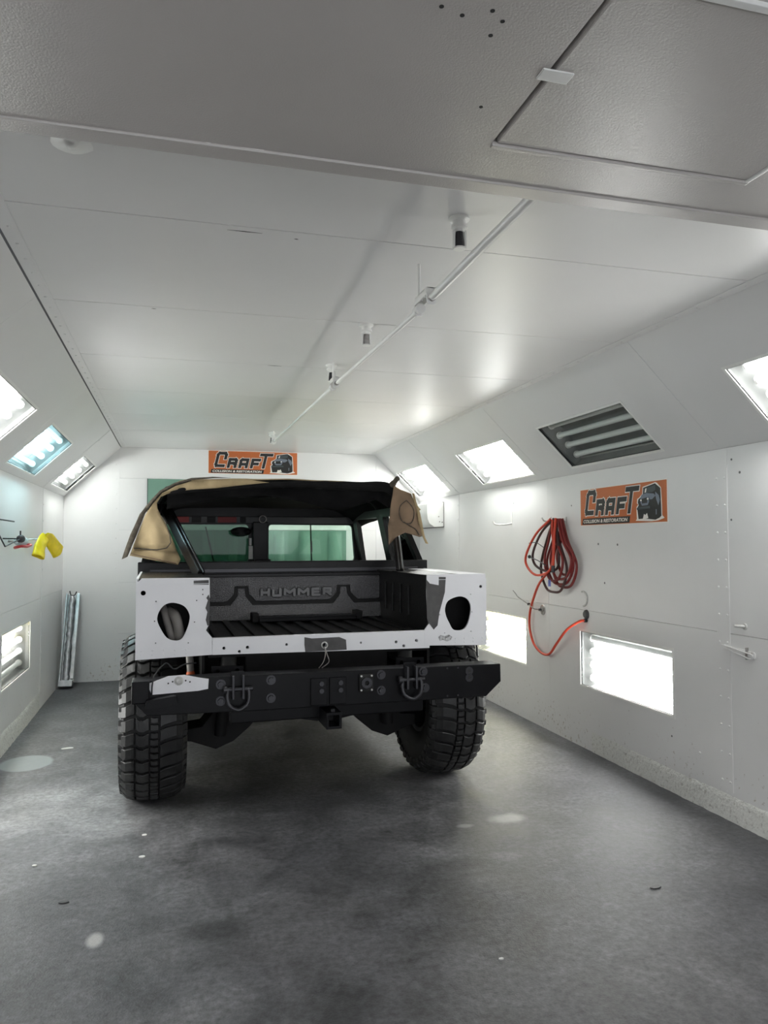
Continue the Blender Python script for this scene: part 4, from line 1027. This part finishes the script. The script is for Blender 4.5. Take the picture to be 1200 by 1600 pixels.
MB().tube(curve([(-.875, YB - .004, .735), (-.872, YB - .006, .79), (-.86, YB + .02, .83), (-.81, -.74, .865), (-.77, -.74, .835), (-.72, -.70, .85), (-.66, -.60, .84)]), .0035, 6).build('loose_wire', 'black_wire', TK, smooth=60)
for d in (0, .03):
    MB().tube(curve([(.009, YP - .008, .900), (.010 + d * .3, YP - .02, .86), (-.01 + d, YP - .06, .825), (-.05 + d * .5, YP - .14, .808)]), .0025, 6).build('lock_cable', 'steel', TK, smooth=60)
MB().tube([(.925, -.55, .88), (.925, -.56, .80)], .006, 6).build('fender_strut', 'truck_black', TK)

# wheels
RO, TW = .470, .330
def crown(s):
    a = abs(s)
    r = RO - .010 * (a / .13) ** 2
    if a > .115: r -= .046 * ((a - .115) / .061) ** 2
    return r
def tread_polys():
    """each block as stations across the tyre: (across, start, end) with start and end in pitches"""
    out = [(-.177, .06), (-.160, .10), (-.138, .08), (-.108, -.08), (-.094, -.10)]
    mid = [(-.086, -.08), (-.068, .10), (-.050, .14), (-.030, .02), (-.020, .00)]
    inn = [(.036, .32), (.058, .18), (.085, .10), (.118, .02), (.150, .04), (.177, .00)]
    f = lambda g, lo=.10, hi=.87: [(s, q + lo, q + hi) for s, q in g]
    return {'shoulder_out': f(out), 'chunk': f(mid, .08, .85), 'shoulder_in': f(inn),
            'centre_a': [(-.012, .02, .34), (.006, .08, .40), (.026, .06, .38)], 'centre_b': [(-.014, .48, .84), (.004, .54, .90), (.028, .52, .86)]}
def block(mb, st, a0, flip):
    """a rubber block wrapped on the tyre, with a small chamfer round its top"""
    n = len(st); rows = []
    for k, (s, lo, hi) in enumerate(st):
        e = .05 * (hi - lo)
        s_in = s + (.0022 if k == 0 else (-.0022 if k == n - 1 else 0)) * (1 if st[-1][0] > st[0][0] else -1)
        row = []
        for q, ss, r in ((lo, s, crown(s) - .026), (lo, s, crown(s) - .002), (lo + e, s_in, crown(s) + .001), (hi - e, s_in, crown(s) + .001), (hi, s, crown(s) - .002), (hi, s, crown(s) - .026)):
            an = a0 + q * PITCH_ / RO
            row.append((ss * flip, r * math.cos(an), r * math.sin(an)))
        rows.append(row)
    vs = [p for row in rows for p in row]
    fs = [(k * 6 + j, k * 6 + j + 1, (k + 1) * 6 + j + 1, (k + 1) * 6 + j) for k in range(n - 1) for j in range(5)]
    fs += [tuple(range(6)), tuple(range((n - 1) * 6, n * 6))[::-1]]
    mb.add(vs, fs)
NP = 38
PITCH_ = 2 * math.pi * RO / NP
def wheel(x, y, side, detailed):
    prof = [(.215, -.12), (.235, -.145), (.29, -.162), (.35, -.168), (.41, -.160), (.440, -.148), (.447, -.12), (.452, 0), (.447, .12), (.440, .148), (.41, .160), (.35, .168), (.29, .162), (.235, .145), (.215, .12)]
    w = MB().lathe(prof, (0, 0, 0), (1, 0, 0), 64, close=True).build('wheel', 'rubber_dark', TK, smooth=40)  # carcass darker than the blocks: shade of the tread gaps in its colour
    w.location = (x, y, RO)
    MB().lathe([(.216, -.125), (.216, .125), (.205, .125), (.195, .02), (.14, -.01), (.0, -.01), (.0, -.03), (.17, -.03), (.19, -.12)] if side > 0 else [(.216, .125), (.216, -.125), (.205, -.125), (.195, -.02), (.14, .01), (.0, .01), (.0, .03), (.17, .03), (.19, .12)], (0, 0, 0), (1, 0, 0), 40, close=True).build('rim', 'steel_dark', w, smooth=40)
    MB().cyl((-.09, 0, 0), (.09, 0, 0), .07, n=18).build('hub', 'chassis_black', w, smooth=40)
    polys = tread_polys()
    rest = MB()
    for k in range(NP):
        a0 = 2 * math.pi * k / NP
        # angle in the (y,z) plane; the camera sees the rear half
        for nm, poly in polys.items():
            seen = detailed and math.radians(112) < a0 < math.radians(258)
            mb = MB() if seen else rest
            block(mb, poly, a0 + (.5 * PITCH_ / RO if 'in' in nm else 0), side * -1 if side else 1)
            if seen: mb.build('tread_block', 'rubber', w)
        for e in (-1, 1):                                # side biters
            r0, r1 = .375, .425
            an0, an1 = a0 + .02, a0 + .085
            vs = [(e * s, r * math.cos(a), r * math.sin(a)) for s, r in ((.162, r0), (.173, r0 + .015), (.173, r1), (.15, r1 + .01)) for a in (an0, an1)]
            rest.add(vs, [(0, 1, 3, 2), (2, 3, 5, 4), (4, 5, 7, 6), (0, 2, 4, 6), (1, 7, 5, 3)])
    q = rest.build('tread_rest', 'rubber', w); q['kind'] = 'stuff'
wheel(-.868, 0, -1, True)
wheel(.868, 0, 1, True)
wheel(-.868, 3.302, -1, False)
wheel(.868, 3.302, 1, False)
